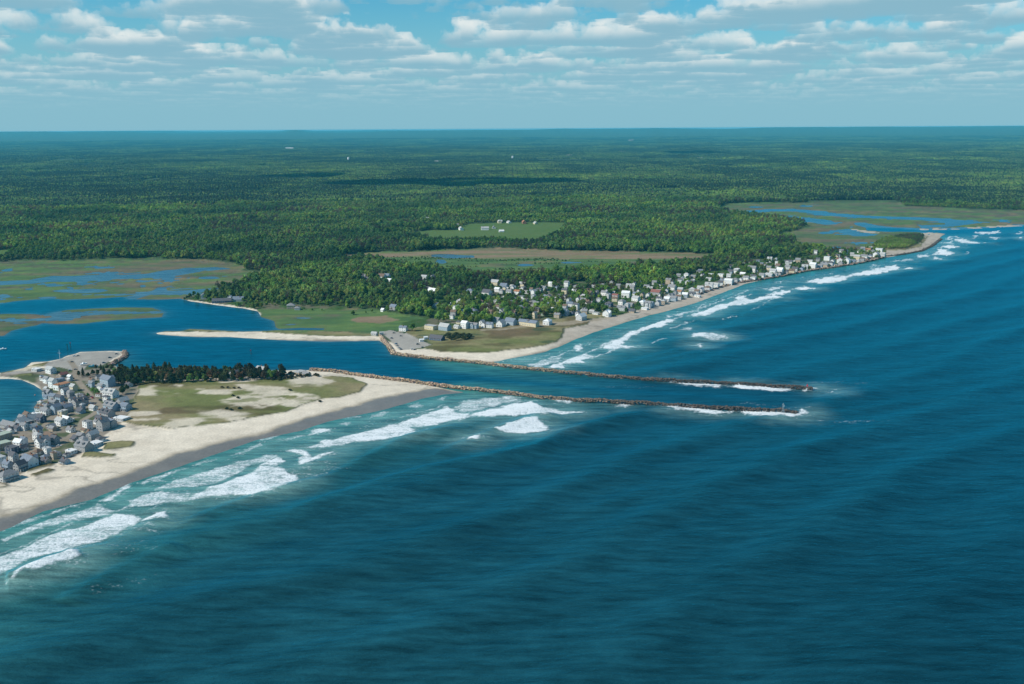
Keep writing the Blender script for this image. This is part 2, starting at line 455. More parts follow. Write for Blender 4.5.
def coast_d(X, Y):
    """Distance inland from the nearest water's edge (negative over water)."""
    r = np.hypot(X, Y)
    near = np.nonzero(r < 5600)[0]
    d = np.full(X.shape, 400.0, dtype=F32)
    wob = 1.3
    x = X[near] + wob * (fbm(X[near], Y[near], 14, 2, 3) - 0.5) * 2
    y = Y[near] + wob * (fbm(X[near], Y[near], 14, 2, 5) - 0.5) * 2
    dn = np.maximum(sdist(SPIT, x, y, 300), np.maximum(sdist(MAIN, x, y, 300), sdist(ISLET, x, y, 120)))
    x2 = x + 4 * (fbm(x, y, 30, 2, 13) - 0.5) * 2; y2 = y + 9 * (fbm(x, y, 30, 2, 15) - 0.5) * 2
    for wpoly in WATERS:
        dn = np.minimum(dn, -sdist(wpoly, x2, y2, 60) + np.where(sdist(wpoly, x2, y2, 60) <= -59, 400, 0))
    mz = np.maximum(sdist(Z['marsh'][0], x, y, 60), np.maximum(sdist(Z['marsh'][1], x, y, 60), sdist(Z['marsh'][4], x, y, 60)))
    pn = fbm(x * 0.30, y, 60, 3, 21); pk = fbm(x * 0.5, y, 170, 2, 23)
    creek = (0.018 - np.abs(pn - 0.5)) * 60 * (pk > 0.50) - 0.5 * (pk <= 0.50)
    pools = (fbm(x * 0.28, y, 34, 3, 27) - 0.675) * 60
    wet = np.maximum(creek, pools)
    dn = np.where((mz > 8) & (dn > 0), np.minimum(dn, np.clip(-wet * 6, -6, 400)), dn)
    dn = dn - 7.0 * sstep(-70, -25, sdist(OCEAN, X[near], Y[near], 120)) * (dn < 60)
    d[near] = dn
    return d


def zone(name, X, Y, margin=40, wob=3.0, seed=50):
    x = X + wob * (fbm(X, Y, 16, 3, seed) - 0.5) * 2
    y = Y + wob * 2 * (fbm(X, Y, 16, 3, seed + 7) - 0.5) * 2
    m = np.full(X.shape, -float(margin), dtype=F32)
    for p in Z[name]:
        m = np.maximum(m, sdist(p, x, y, margin))
    return m


def land_z(X, Y, d=None, marsh=None, dune=None):
    if d is None:
        d = coast_d(X, Y)
    if marsh is None:
        marsh = sstep(-6, 2, zone('marsh', X, Y))
    if dune is None:
        dune = sstep(-2, 2.5, zone('dune', X, Y))
    top = 3.0 + (0.7 - 3.0) * marsh
    sc = 34 + (5 - 34) * marsh
    z = np.where(d > 0, top * (1 - np.exp(-np.maximum(d, 0) / sc)), np.maximum(d * 0.085, -4.0))
    bump = 0.9 * dune * (1 - marsh) * (0.55 + 1.1 * fbm(X, Y, 22, 3, 71)) + 0.25 * (fbm(X, Y, 9, 2, 73) - 0.5) * np.clip(d / 20, 0, 1)
    z = z + bump * sstep(0, 8, d)
    return z + hills(X, Y) * sstep(100, 350, d)


def z_at(x, y):
    return float(land_z(np.array([x], dtype=np.float64), np.array([y], dtype=np.float64))[0])


# ------------------------------------------------------------------ mesh utils
def mesh_np(name, V, Fc, mats=(), smooth=False, attrs=None, mat_idx=None):
    """V (n,3) float, Fc (m,k) int with constant k."""
    me = bpy.data.meshes.new(name)
    V = np.ascontiguousarray(V, dtype=F32); Fc = np.ascontiguousarray(Fc, dtype=np.int32)
    k = Fc.shape[1]
    me.vertices.add(len(V)); me.vertices.foreach_set('co', V.ravel())
    me.loops.add(Fc.size); me.loops.foreach_set('vertex_index', Fc.ravel())
    me.polygons.add(len(Fc))
    me.polygons.foreach_set('loop_start', np.arange(0, Fc.size, k, dtype=np.int32))
    try:
        me.polygons.foreach_set('loop_total', np.full(len(Fc), k, dtype=np.int32))
    except Exception:
        pass
    me.polygons.foreach_set('use_smooth', np.full(len(Fc), smooth, dtype=bool))
    if mat_idx is not None:
        me.polygons.foreach_set('material_index', np.ascontiguousarray(mat_idx, dtype=np.int32))
    for an, (typ, dom, arr) in (attrs or {}).items():
        a = me.attributes.new(an, typ, dom)
        arr = np.ascontiguousarray(arr, dtype=np.int32 if typ == 'INT' else F32)
        a.data.foreach_set({'FLOAT': 'value', 'INT': 'value', 'FLOAT_COLOR': 'color', 'FLOAT_VECTOR': 'vector'}[typ], arr.ravel())
    for m in mats:
        me.materials.append(m)
    me.update(calc_edges=True)
    me.validate()
    return me


def link(name, me, parent=None, loc=(0, 0, 0), rz=0.0, **props):
    o = bpy.data.objects.new(name, me)
    COL.objects.link(o)
    o.location = loc
    o.rotation_euler = (0, 0, rz)
    if parent is not None:
        o.parent = parent
    for k, v in props.items():
        o[k] = v
    return o


class MB:
    """Collects shapes with one material index each; build() links them as one mesh object."""
    def __init__(self):
        self.v = []; self.f = []; self.mi = []

    def face(self, ps, m=0):
        b = len(self.v)
        self.v += [tuple(p) for p in ps]
        self.f.append(tuple(range(b, b + len(ps)))); self.mi.append(m)

    def box(self, x0, y0, z0, x1, y1, z1, m=0):
        b = len(self.v)
        self.v += [(x0, y0, z0), (x1, y0, z0), (x1, y1, z0), (x0, y1, z0), (x0, y0, z1), (x1, y0, z1), (x1, y1, z1), (x0, y1, z1)]
        for q in ((0, 3, 2, 1), (4, 5, 6, 7), (0, 1, 5, 4), (1, 2, 6, 5), (2, 3, 7, 6), (3, 0, 4, 7)):
            self.f.append(tuple(b + i for i in q)); self.mi.append(m)

    def hull8(self, P, m=0):
        b = len(self.v)
        self.v += [tuple(p) for p in P]
        for q in ((0, 3, 2, 1), (4, 5, 6, 7), (0, 1, 5, 4), (1, 2, 6, 5), (2, 3, 7, 6), (3, 0, 4, 7)):
            self.f.append(tuple(b + i for i in q)); self.mi.append(m)

    def tube(self, p0, p1, r0, r1, n=8, m=0, caps=True):
        p0 = Vector(p0); p1 = Vector(p1); d = (p1 - p0).normalized()
        a = d.orthogonal().normalized(); c = d.cross(a)
        b = len(self.v)
        for p, r in ((p0, r0), (p1, r1)):
            for i in range(n):
                t = 2 * math.pi * i / n
                self.v.append(tuple(p + a * (r * math.cos(t)) + c * (r * math.sin(t))))
        for i in range(n):
            j = (i + 1) % n
            self.f.append((b + i, b + j, b + n + j, b + n + i)); self.mi.append(m)
        if caps:
            self.f.append(tuple(b + n - 1 - i for i in range(n))); self.mi.append(m)
            self.f.append(tuple(b + n + i for i in range(n))); self.mi.append(m)

    def mesh(self, name, mats):
        me = bpy.data.meshes.new(name)
        me.from_pydata(self.v, [], self.f)
        for m in mats:
            me.materials.append(m)
        me.polygons.foreach_set('material_index', self.mi)
        me.update()
        return me

    def build(self, name, mats, parent=None, **kw):
        return link(name, self.mesh(name, mats), parent, **kw)


def empty(name, loc, rz=0.0, **props):
    o = bpy.data.objects.new(name, None)
    COL.objects.link(o)
    o.location = loc
    o.rotation_euler = (0, 0, rz)
    o.empty_display_size = 1
    for k, v in props.items():
        o[k] = v
    return o


# ------------------------------------------------------------------ materials
MATS = {}


def plain(name, col, rough=0.8, var=0.25, scale=0.7, spec=0.3, metallic=0.0):
    if name in MATS:
        return MATS[name]
    m = bpy.data.materials.new(name); m.use_nodes = True
    N = NT(m.node_tree)
    b = m.node_tree.nodes['Principled BSDF']
    tc = N.n('ShaderNodeNewGeometry')
    n1 = N.noise(tc.outputs['Position'], scale, 4, 0.6)
    f = N.ramp(n1, 0.3, 0.7, 1 - var, 1 + var, False)
    cc = N.mix(1.0, col, (1, 1, 1), 'MULTIPLY')
    nd = N.n('ShaderNodeVectorMath', operation='SCALE')
    nd.inputs[0].default_value = col[:3]
    N.l(f, nd.inputs[3])
    N.l(nd.outputs[0], b.inputs['Base Color'])
    b.inputs['Roughness'].default_value = rough
    b.inputs['Specular IOR Level'].default_value = spec
    b.inputs['Metallic'].default_value = metallic
    MATS[name] = m
    return m


def ground_mat():
    m = bpy.data.materials.new('coastal_ground'); m.use_nodes = True
    N = NT(m.node_tree)
    b = m.node_tree.nodes['Principled BSDF']
    at_ = N.n('ShaderNodeAttribute', attribute_name='albedo')
    wet = N.n('ShaderNodeAttribute', attribute_name='wet')
    geo = N.n('ShaderNodeNewGeometry')
    n1 = N.noise(geo.outputs['Position'], 0.45, 4, 0.65)
    n2 = N.noise(geo.outputs['Position'], 0.06, 3, 0.6)
    f = N.math('MULTIPLY', N.ramp(n1, 0.25, 0.75, 0.80, 1.20, False), N.ramp(n2, 0.3, 0.7, 0.90, 1.10, False))
    sc = N.n('ShaderNodeVectorMath', operation='SCALE')
    N.l(at_.outputs['Color'], sc.inputs[0]); N.l(f, sc.inputs[3])
    N.l(sc.outputs[0], b.inputs['Base Color'])
    N.l(N.ramp(wet.outputs['Fac'], 0, 1, 0.92, 0.33, False), b.inputs['Roughness'])
    N.l(N.ramp(wet.outputs['Fac'], 0, 1, 0.1, 0.5, False), b.inputs['Specular IOR Level'])
    bp = N.n('ShaderNodeBump'); bp.inputs['Strength'].default_value = 0.5; bp.inputs['Distance'].default_value = 0.35
    N.l(N.math('MULTIPLY', n1, N.ramp(wet.outputs['Fac'], 0, 0.6, 1, 0.0)), bp.inputs['Height'])
    N.l(bp.outputs[0], b.inputs['Normal'])
    return m


def sea_mat():
    m = bpy.data.materials.new('sea_water'); m.use_nodes = True
    t = m.node_tree
    N = NT(t)
    b = t.nodes['Principled BSDF']
    out = t.nodes['Material Output']
    col = N.n('ShaderNodeAttribute', attribute_name='albedo')
    foam = N.n('ShaderNodeAttribute', attribute_name='foam')
    chop = N.n('ShaderNodeAttribute', attribute_name='chop')
    geo = N.n('ShaderNodeNewGeometry')
    P = geo.outputs['Position']
    # chop bump: crests lie roughly along x
    pr = N.vmath('MULTIPLY', P, (0.30, 1.0, 1.0))
    w1 = N.noise(pr, 0.10, 3, 0.55)
    w2 = N.noise(N.vmath('MULTIPLY', P, (0.45, 1.0, 1.0)), 0.33, 3, 0.6)
    hgt = N.math('ADD', N.math('MULTIPLY', w1, 0.70), N.math("MULTIPLY", w2, 0.85))
    w3 = N.noise(N.vmath('MULTIPLY', P, (0.6, 1.0, 1.0)), 0.85, 2, 0.6)
    hgt = N.math('ADD', hgt, N.math("MULTIPLY", w3, 0.28))
    hgt = N.math('MULTIPLY', hgt, chop.outputs['Fac'])
    bp = N.n('ShaderNodeBump'); bp.inputs['Strength'].default_value = 1.0; bp.inputs['Distance'].default_value = 1.0
    N.l(hgt, bp.inputs['Height'])
    # suspended sand, foam traces: slow variation of its own colour; chop shading painted in as finer streaks
    v1 = N.noise(N.vmath('MULTIPLY', P, (0.5, 1.0, 1.0)), 0.012, 4, 0.6)
    v2 = N.noise(N.vmath('MULTIPLY', P, (0.22, 1.0, 1.0)), 0.12, 4, 0.65)
    f = N.math('MULTIPLY', N.ramp(v1, 0.3, 0.7, 0.78, 1.22, False), N.ramp(v2, 0.3, 0.7, 0.50, 1.50, False))
    sc = N.n('ShaderNodeVectorMath', operation='SCALE')
    N.l(col.outputs['Color'], sc.inputs[0]); N.l(f, sc.inputs[3])
    body = N.n('ShaderNodeBsdfDiffuse')
    N.l(sc.outputs[0], body.inputs[0]); N.l(bp.outputs[0], body.inputs['Normal'])
    gl = N.n('ShaderNodeBsdfGlossy')
    gl.inputs['Color'].default_value = (0.025, 0.70, 0.90, 1)
    gl.inputs['Roughness'].default_value = 0.27
    N.l(bp.outputs[0], gl.inputs['Normal'])
    fr_ = N.n('ShaderNodeFresnel'); fr_.inputs['IOR'].default_value = 1.33
    N.l(bp.outputs[0], fr_.inputs['Normal'])
    wat = N.n('ShaderNodeMixShader')
    N.l(N.math('MULTIPLY', N.math('SUBTRACT', fr_.outputs[0], 0.032, clamp=True), 0.92), wat.inputs[0]); N.l(body.outputs[0], wat.inputs[1]); N.l(gl.outputs[0], wat.inputs[2])
    # foam
    fr = N.vmath('MULTIPLY', P, (0.75, 0.75, 1.0))
    n1 = N.noise(fr, 0.50, 5, 0.68)
    n2 = N.noise(N.vmath('MULTIPLY', P, (0.35, 1.0, 1.0)), 0.16, 3, 0.6)
    nn = N.math('ADD', N.math('MULTIPLY', n1, 0.6), N.math('MULTIPLY', n2, 0.4))
    nn = N.ramp(nn, 0.27, 0.73, 0.0, 1.0, False)
    lo = N.math('SUBTRACT', 0.74, N.math('MULTIPLY', foam.outputs['Fac'], 0.98))
    mask = N.ramp(nn, lo, N.math('ADD', lo, 0.62))
    mask = N.math('MULTIPLY', mask, N.ramp(foam.outputs['Fac'], 0.02, 0.15))
    mask = N.math('MAXIMUM', mask, N.math('MULTIPLY', N.math('MULTIPLY', foam.outputs['Fac'], 0.46), N.ramp(foam.outputs['Fac'], 0.26, 0.52)))      # thin milky film round the lace
    dif = N.n('ShaderNodeBsdfDiffuse')
    dif.inputs[0].default_value = (0.80, 0.83, 0.84, 1)
    bp2 = N.n('ShaderNodeBump'); bp2.inputs['Strength'].default_value = 0.9; bp2.inputs['Distance'].default_value = 0.9
    N.l(nn, bp2.inputs['Height'])
    N.l(bp2.outputs[0], dif.inputs['Normal'])
    mx = N.n('ShaderNodeMixShader')
    N.l(N.math('MULTIPLY', mask, 0.92), mx.inputs[0]); N.l(wat.outputs[0], mx.inputs[1]); N.l(dif.outputs[0], mx.inputs[2])
    N.l(mx.outputs[0], out.inputs[0])
    t.nodes.remove(b)
    return m


def leaf_mat(name, var=0.36):
    m = bpy.data.materials.new(name); m.use_nodes = True
    t = m.node_tree
    N = NT(t)
    b = t.nodes['Principled BSDF']
    a = N.n('ShaderNodeAttribute', attribute_name='tint')
    oi = N.n('ShaderNodeObjectInfo')
    geo = N.n('ShaderNodeNewGeometry')
    P = geo.outputs['Position']
    flat = N.vmath('MULTIPLY', P, (1, 1, 0))
    stand = N.noise(flat, 0.0035, 3, 0.6)
    stand2 = N.noise(flat, 0.02, 3, 0.6)
    stand3 = N.noise(N.vmath('MULTIPLY', flat, (0.35, 1, 1)), 0.0007, 3, 0.6)
    br = N.math('MULTIPLY', N.ramp(oi.outputs['Random'], 0, 1, 1 - var * 0.5, 1 + var * 0.5, False), N.ramp(stand2, 0.3, 0.7, 0.62, 1.38, False))
    sc = N.n('ShaderNodeVectorMath', operation='SCALE')
    N.l(a.outputs['Color'], sc.inputs[0]); N.l(br, sc.inputs[3])
    # stands of pine (darker, bluer) among the hardwoods
    mixed = N.mix(N.ramp(stand, 0.47, 0.57, 0, 0.85), sc.outputs[0], (0.50, 0.64, 0.72), 'MULTIPLY')
    mixed = N.mix(N.ramp(stand3, 0.42, 0.62, 0, 0.55), mixed, (0.55, 0.66, 0.72), 'MULTIPLY')
    fresh = N.noise(N.vmath('ADD', N.vmath('MULTIPLY', flat, (0.6, 1, 1)), (900, 400, 0)), 0.0022, 4, 0.62)
    mixed = N.mix(N.ramp(fresh, 0.49, 0.58, 0, 0.9), mixed, (1.42, 1.40, 1.05), 'MULTIPLY')
    N.l(mixed, b.inputs['Base Color'])
    b.inputs['Roughness'].default_value = 0.75
    b.inputs['Specular IOR Level'].default_value = 0.2
    tr = N.n('ShaderNodeBsdfTranslucent')
    N.l(mixed, tr.inputs[0])
    mx = N.n('ShaderNodeMixShader'); mx.inputs[0].default_value = 0.42
    N.l(b.outputs[0], mx.inputs[1]); N.l(tr.outputs[0], mx.inputs[2])
    N.l(mx.outputs[0], t.nodes['Material Output'].inputs[0])
    return m


def rock_mat():
    m = bpy.data.materials.new('breakwater_stone'); m.use_nodes = True
    N = NT(m.node_tree)
    b = m.node_tree.nodes['Principled BSDF']
    a = N.n('ShaderNodeAttribute', attribute_name='tint')
    geo = N.n('ShaderNodeNewGeometry')
    n1 = N.noise(geo.outputs['Position'], 1.2, 4, 0.6)
    sc = N.n('ShaderNodeVectorMath', operation='SCALE')
    N.l(a.outputs['Color'], sc.inputs[0]); N.l(N.ramp(n1, 0.3, 0.7, 0.7, 1.3, False), sc.inputs[3])
    N.l(sc.outputs[0], b.inputs['Base Color'])
    b.inputs['Roughness'].default_value = 0.85
    return m


M_GROUND = ground_mat(); M_SEA = sea_mat(); M_LEAF = leaf_mat('foliage'); M_ROCK = rock_mat()

# ------------------------------------------------------------------ terrain
def polar(deps, az):
    r = CAM_H / np.tan(deps)
    A, Rr = np.meshgrid(az, r)
    return (Rr * np.sin(A)).ravel(), (Rr * np.cos(A)).ravel(), len(deps), len(az)


def grid_faces(nr, nc):
    i = np.arange(nr * nc, dtype=np.int32).reshape(nr, nc)
    return np.stack([i[:-1, :-1], i[:-1, 1:], i[1:, 1:], i[1:, :-1]], -1).reshape(-1, 4)


AZ = np.radians(np.arange(-37, 37.01, 0.058))


def build_land():
    deps = np.radians(np.concatenate([np.arange(27, 21.5, -0.09), np.arange(21.5, 3.9, -0.045), np.arange(3.9, 0.26, -0.04)]))
    X, Y, nr, nc = polar(deps, AZ)
    d = coast_d(X, Y)
    marsh = sstep(-4, 2, zone('marsh', X, Y, wob=4))
    dune_d = zone('dune', X, Y, wob=2.2)
    dune = sstep(-1.5, 1.5, dune_d)
    Zc = land_z(X, Y, d, marsh, dune)
    n_f = fbm(X, Y, 7, 3, 1); n_m = fbm(X, Y, 30, 3, 2); n_l = fbm(X * 0.6, Y, 90, 3, 4); n_s = fbm(X * 0.45, Y, 26, 3, 8)
    C = np.empty((X.size, 3), dtype=F32); C[:] = (0.050, 0.080, 0.034)
    C *= (0.7 + 0.6 * n_m)[:, None]
    wet = np.zeros(X.size, dtype=F32)
    zid = np.zeros(X.size, dtype=np.int8)   # 0 ground

    def lay(w, col, zi=None):
        w = np.clip(w, 0, 1)[:, None]
        C[:] = C * (1 - w) + np.asarray(col, dtype=F32) * w
        if zi is not None:
            zid[w[:, 0] > 0.5] = zi

    def mixc(a, b, t):
        return np.asarray(a, dtype=F32)[None] * (1 - t[:, None]) + np.asarray(b, dtype=F32)[None] * t[:, None]

    r = np.hypot(X, Y)
    nearc = r < 5600
    # sandy coast: everything on the spit, and the mainland's rim by the sea
    spit = sdist(SPIT, X, Y, 200) > -30
    sand = mixc((0.63, 0.54, 0.42), (0.73, 0.64, 0.515), n_m)
    wrack = np.clip(1 - np.abs(n_s - 0.5) / 0.035, 0, 1) * sstep(0.35, 0.6, n_l) * 0.42
    sand = sand * (1 - wrack[:, None])
    beachN = np.zeros(X.size, dtype=F32)
    rimN = Z['rim'][0]
    farbeach = pts([(917, 228.6), (945, 228.3), (970, 227.5), (1024, 224.6), (1100, 220.5), (1400, 210.5), (1400, 213), (1100, 224), (1024, 227.5), (970, 230), (917, 231)])
    bar = pts([(848, 229), (856, 229.5), (879, 232.3), (880, 233.6), (869, 233.5), (856, 231.3)])
    shoreL = pts([(180, 299.5), (192, 300.3), (219, 304.2), (244, 307.2), (258, 310), (262, 316), (256, 318), (240, 312), (180, 303)])
    wx = X + 2.5 * (fbm(X, Y, 12, 2, 90) - 0.5) * 2; wy = Y + 5 * (fbm(X, Y, 12, 2, 91) - 0.5) * 2
    for p in (rimN, farbeach, bar, shoreL):
        beachN = np.maximum(beachN, sstep(-2.5, 2.5, sdist(p, wx, wy, 40)))
    seaN = sstep(1.0, 60.0, X - 20) * (1 - spit)                      # coarser, greyer sand and shingle north of the channel
    sand = sand * (1 - seaN[:, None] * np.array((0.36, 0.37, 0.36), dtype=F32))
    lay(np.maximum(spit.astype(F32), beachN), sand, 1)
    # salt marsh
    mg = mixc((0.085, 0.150, 0.048), (0.150, 0.128, 0.078), sstep(0.42, 0.66, n_l * 0.6 + n_m * 0.4 - 0.16 * sstep(-5, 5, np.maximum(sdist(Z['marsh'][3], X, Y, 40), sdist(Z['marsh'][2], X, Y, 40)))))
    n_h = fbm(X * 0.22, Y, 17, 4, 9)
    mg = mg * (0.55 + 0.9 * n_h)[:, None] * np.stack([1.0 + 0.5 * (n_h - .5), np.ones_like(n_h), 1.0 - 0.4 * (n_h - .5)], 1).astype(F32)
    mud = np.exp(-np.maximum(d, 0) / 3.0)[:, None]
    mg = mg * (1 - 0.6 * mud) + np.array((0.10, 0.085, 0.065), dtype=F32) * 0.6 * mud
    lay(marsh * (1 - beachN), mg, 2)
    tan = sstep(-3, 3, zone('tan', X, Y, wob=5, seed=60))
    lay(tan * (0.35 + 0.65 * sstep(0.35, 0.6, fbm(X * 0.2, Y, 30, 3, 11))), mixc((0.20, 0.135, 0.085), (0.27, 0.20, 0.125), n_s), 2)
    fld = sstep(-3, 3, zone('field', X, Y, wob=4, seed=62))
    lay(fld, mixc((0.075, 0.140, 0.030), (0.105, 0.150, 0.045), n_l), 3)
    lawn = sstep(-3, 3, zone('lawn', X, Y, wob=4, seed=64))
    lay(lawn * (1 - beachN), mixc((0.045, 0.090, 0.022), (0.13, 0.12, 0.075), sstep(0.45, 0.65, n_m)), 4)
    vil = sstep(-2, 2, zone('village', X, Y, wob=2, seed=66))
    vg = mixc((0.235, 0.20, 0.16), (0.075, 0.095, 0.045), sstep(0.45, 0.60, n_m))
    vg = vg * (0.75 + 0.5 * n_f)[:, None]
    lay(vil, vg, 4)
    # dune grass with sandy bald spots and dead brown growth
    dg = mixc((0.150, 0.165, 0.055), (0.250, 0.205, 0.108), sstep(0.32, 0.68, n_l * 0.45 + n_s * 0.55))
    dg = mixc((1, 1, 1), (0.62, 0.55, 0.55), sstep(0.60, 0.70, fbm(X * 0.5, Y, 45, 3, 77))) * dg
    dg = dg * (0.82 + 0.36 * n_f)[:, None]
    bald = sstep(0.63, 0.71, fbm(X * 0.5, Y, 28, 3, 79)) * 0.75
    lay(dune * (1 - bald), dg, 5)
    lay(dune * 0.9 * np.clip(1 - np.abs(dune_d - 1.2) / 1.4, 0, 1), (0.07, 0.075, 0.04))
    bare = sstep(-5.0, 4.5, zone('bare', X, Y, wob=4, seed=68) + 14 * (n_s - 0.5) + 7 * (n_f - 0.5) - 1.2)
    hole = np.zeros(X.size, dtype=F32)
    for p in SANDHOLE:
        hole = np.maximum(hole, sstep(-1, 1, sdist(p, wx, wy, 20)))
    tuft = 1 - 0.75 * sstep(0.56, 0.66, fbm(X * 0.4, Y, 9, 3, 83)) * sstep(0.42, 0.55, fbm(X, Y, 60, 2, 85))
    lay(bare * (1 - hole) * 0.88 * tuft * (0.72 + 0.4 * fbm(X * .5, Y, 12, 3, 87)), sand * 0.93, 1)
    stripm = sstep(-2, 2, zone('strip', X, Y, wob=3, seed=69) + 6 * (n_s - .5))
    lay(stripm * 0.8, (0.34, 0.285, 0.205), 1)
    # wet sand below the last tide line
    dry = np.maximum(sdist(SPIT_DRY, wx, wy, 60), sdist(MAIN_DRY, wx, wy, 60)) + 9 * (fbm(X, Y, 38, 3, 95) - 0.5)
    wets = (1 - sstep(-7.5, -1.5, dry)) * np.maximum(spit, beachN > 0.3) * nearc
    lay(wets * (1 - marsh), mixc((0.160, 0.138, 0.115), (0.225, 0.200, 0.168), 0.5 * n_s + 0.5 * fbm(X * .3, Y * .5, 12, 3, 93)), 6)
    damp = np.clip(1 - np.abs(dry + 3.0) / 7.0, 0, 1) * np.maximum(spit, beachN > 0.3) * (1 - marsh)
    lay(damp * 0.6, (0.285, 0.235, 0.160))
    wet = np.maximum(wet, wets * (1 - marsh))
    # parking and streets
    lot = np.zeros(X.size, dtype=F32)
    for p in Z['lot']:
        lot = np.maximum(lot, sstep(-0.8, 0.8, sdist(p, X, Y, 20)))
    lay(lot, mixc((0.31, 0.285, 0.25), (0.36, 0.335, 0.295), n_m), 7)
    for line, w in ROADS:
        dd = ldist(line, X, Y, 12)[0]
        lay((1 - sstep(w - 0.7, w + 0.7, dd)) * (1 - beachN), mixc((0.24, 0.195, 0.145), (0.29, 0.245, 0.19), n_m), 8)
    Zc = Zc + 0.0
    faces = grid_faces(nr, nc)
    keep = (Zc[faces].max(1) > -1.6)
    faces = faces[keep]
    fz = zid[faces[:, 0]]
    names = {0: ('ground', 'structure'), 1: ('beach', 'structure'), 2: ('marsh_grass', 'stuff'), 3: ('field', 'structure'), 4: ('village_ground', 'structure'),
             5: ('dune_grass', 'stuff'), 6: ('wet_sand', 'structure'), 7: ('car_park', 'structure'), 8: ('road', 'structure')}
    V = np.stack([X, Y, Zc], 1)
    for zi, (nm, kd) in names.items():
        fs = faces[fz == zi]
        if len(fs) == 0:
            continue
        used, inv = np.unique(fs.ravel(), return_inverse=True)
        C4 = np.ones((len(used), 4), dtype=F32); C4[:, :3] = C[used]
        me = mesh_np(nm, V[used], inv.reshape(-1, 4), [M_GROUND], True,
                     {'albedo': ('FLOAT_COLOR', 'POINT', C4), 'wet': ('FLOAT', 'POINT', wet[used])})
        link(nm, me, kind=kd)


build_land()

# ------------------------------------------------------------------ sea
FOAM = []


def foam(x0, y0, s, *polys):
    for p, k in polys:
        FOAM.append((pts(crop(x0, y0, s, p)), k))


foam(0, 460, 5.12,
     ([(0, 405), (120, 355), (250, 305), (380, 270), (490, 225), (590, 262), (560, 285), (430, 300), (300, 330), (200, 355), (100, 385), (0, 430)], .66),
     ([(-300, 610), (0, 497), (100, 455), (200, 405), (340, 360), (480, 320), (590, 272), (720, 300), (700, 330), (640, 345), (600, 385), (520, 415), (430, 430), (330, 470), (240, 480), (150, 510), (60, 560), (0, 590), (-300, 690)], .76),
     ([(75, 625), (90, 590), (170, 545), (260, 510), (340, 485), (400, 468), (410, 510), (370, 525), (280, 545), (210, 575), (120, 590)], 1.0),
     ([(730, 305), (800, 275), (850, 262), (862, 295), (800, 303), (735, 310)], 1.0),
     ([(640, 340), (760, 310), (840, 340), (850, 380), (740, 380), (660, 375)], .50),
     ([(500, 215), (560, 185), (630, 125), (680, 130), (620, 160), (570, 210)], .8),
     ([(700, 125), (800, 85), (960, 35), (965, 42), (850, 85), (810, 95), (720, 130)], .62),
     ([(0, 355), (150, 300), (300, 255), (440, 215), (445, 224), (310, 267), (160, 314), (0, 368)], .55),
     ([(480, 440), (700, 410), (860, 430), (850, 470), (700, 480), (560, 500)], .36),
     ([(380, 680), (560, 620), (800, 580), (790, 600), (620, 650), (480, 681)], .40), ([(0, 650), (150, 640), (170, 660), (0, 681)], .42),
     ([(0, 590), (150, 560), (300, 560), (420, 520), (520, 500), (400, 560), (250, 600), (100, 640), (0, 640)], .36))
foam(130, 420, 5.12,
     ([(115, 352), (250, 305), (400, 255), (560, 215), (700, 180), (760, 175), (770, 190), (680, 215), (600, 240), (560, 270), (480, 310), (380, 340), (250, 345), (150, 355)], .62),
     ([(0, 415), (110, 365), (200, 365), (330, 375), (290, 415), (150, 435), (0, 445)], .62),
     ([(285, 412), (330, 380), (450, 330), (580, 290), (680, 235), (780, 240), (800, 265), (860, 285), (870, 310), (800, 335), (700, 370), (600, 385), (500, 390), (400, 395), (310, 410)], .84),
     ([(665, 230), (700, 210), (770, 190), (795, 215), (740, 235)], .95), ([(790, 165), (850, 150), (930, 180), (900, 185), (840, 175)], .8),
     ([(800, 240), (900, 200), (1024, 250), (1024, 280), (900, 310), (860, 300)], .45), ([(870, 210), (960, 190), (1024, 165), (1024, 178), (960, 205)], .85),
     ([(905, 80), (950, 50), (1024, 40), (1024, 55), (960, 70)], .85), ([(895, 143), (960, 125), (1024, 105), (1024, 135)], .85),
     ([(500, 180), (600, 150), (665, 112), (690, 125), (620, 155), (560, 180)], .55), ([(650, 100), (760, 65), (770, 74), (680, 107)], .55), ([(690, 105), (780, 100), (880, 75), (890, 85), (800, 110)], .52),
     ([(60, 320), (140, 290), (290, 240), (295, 249), (150, 302), (200, 317)], .52), ([(320, 232), (450, 190), (460, 199), (350, 237)], .55))
foam(300, 370, 5.12,
     ([(25, 395), (150, 360), (270, 330), (400, 300), (540, 260), (640, 230), (760, 185), (800, 210), (870, 235), (800, 260), (700, 285), (640, 290), (560, 290), (600, 330), (520, 345), (400, 360), (280, 370), (150, 390)], .86),
     ([(870, 232), (940, 210), (1024, 195), (1024, 232), (940, 238)], .95),
     ([(780, 190), (830, 170), (900, 155), (1024, 145), (1024, 185), (920, 185), (900, 215), (840, 215)], .68),
     ([(30, 338), (70, 310), (130, 297), (120, 315)], .85), ([(360, 240), (420, 215), (470, 210), (430, 235)], .7), ([(200, 280), (260, 265), (240, 285)], .6),
     ([(550, 185), (600, 165), (640, 180), (590, 192)], .6), ([(680, 150), (760, 138), (740, 155)], .55), ([(780, 135), (850, 130), (830, 142)], .5), ([(220, 250), (320, 232), (310, 246)], .55),
     ([(0, 470), (80, 440), (170, 415), (165, 428), (90, 455), (0, 495)], .9), ([(0, 410), (60, 430), (60, 450), (0, 465)], .7), ([(0, 500), (100, 460), (200, 470), (260, 510), (120, 530), (0, 570)], .38),
     ([(100, 330), (300, 280), (500, 215), (680, 165), (700, 185), (560, 240), (350, 295), (160, 345)], .34),
     ([(855, 362), (880, 345), (920, 335), (910, 352)], .95), ([(1005, 300), (1024, 295), (1024, 310)], .9))
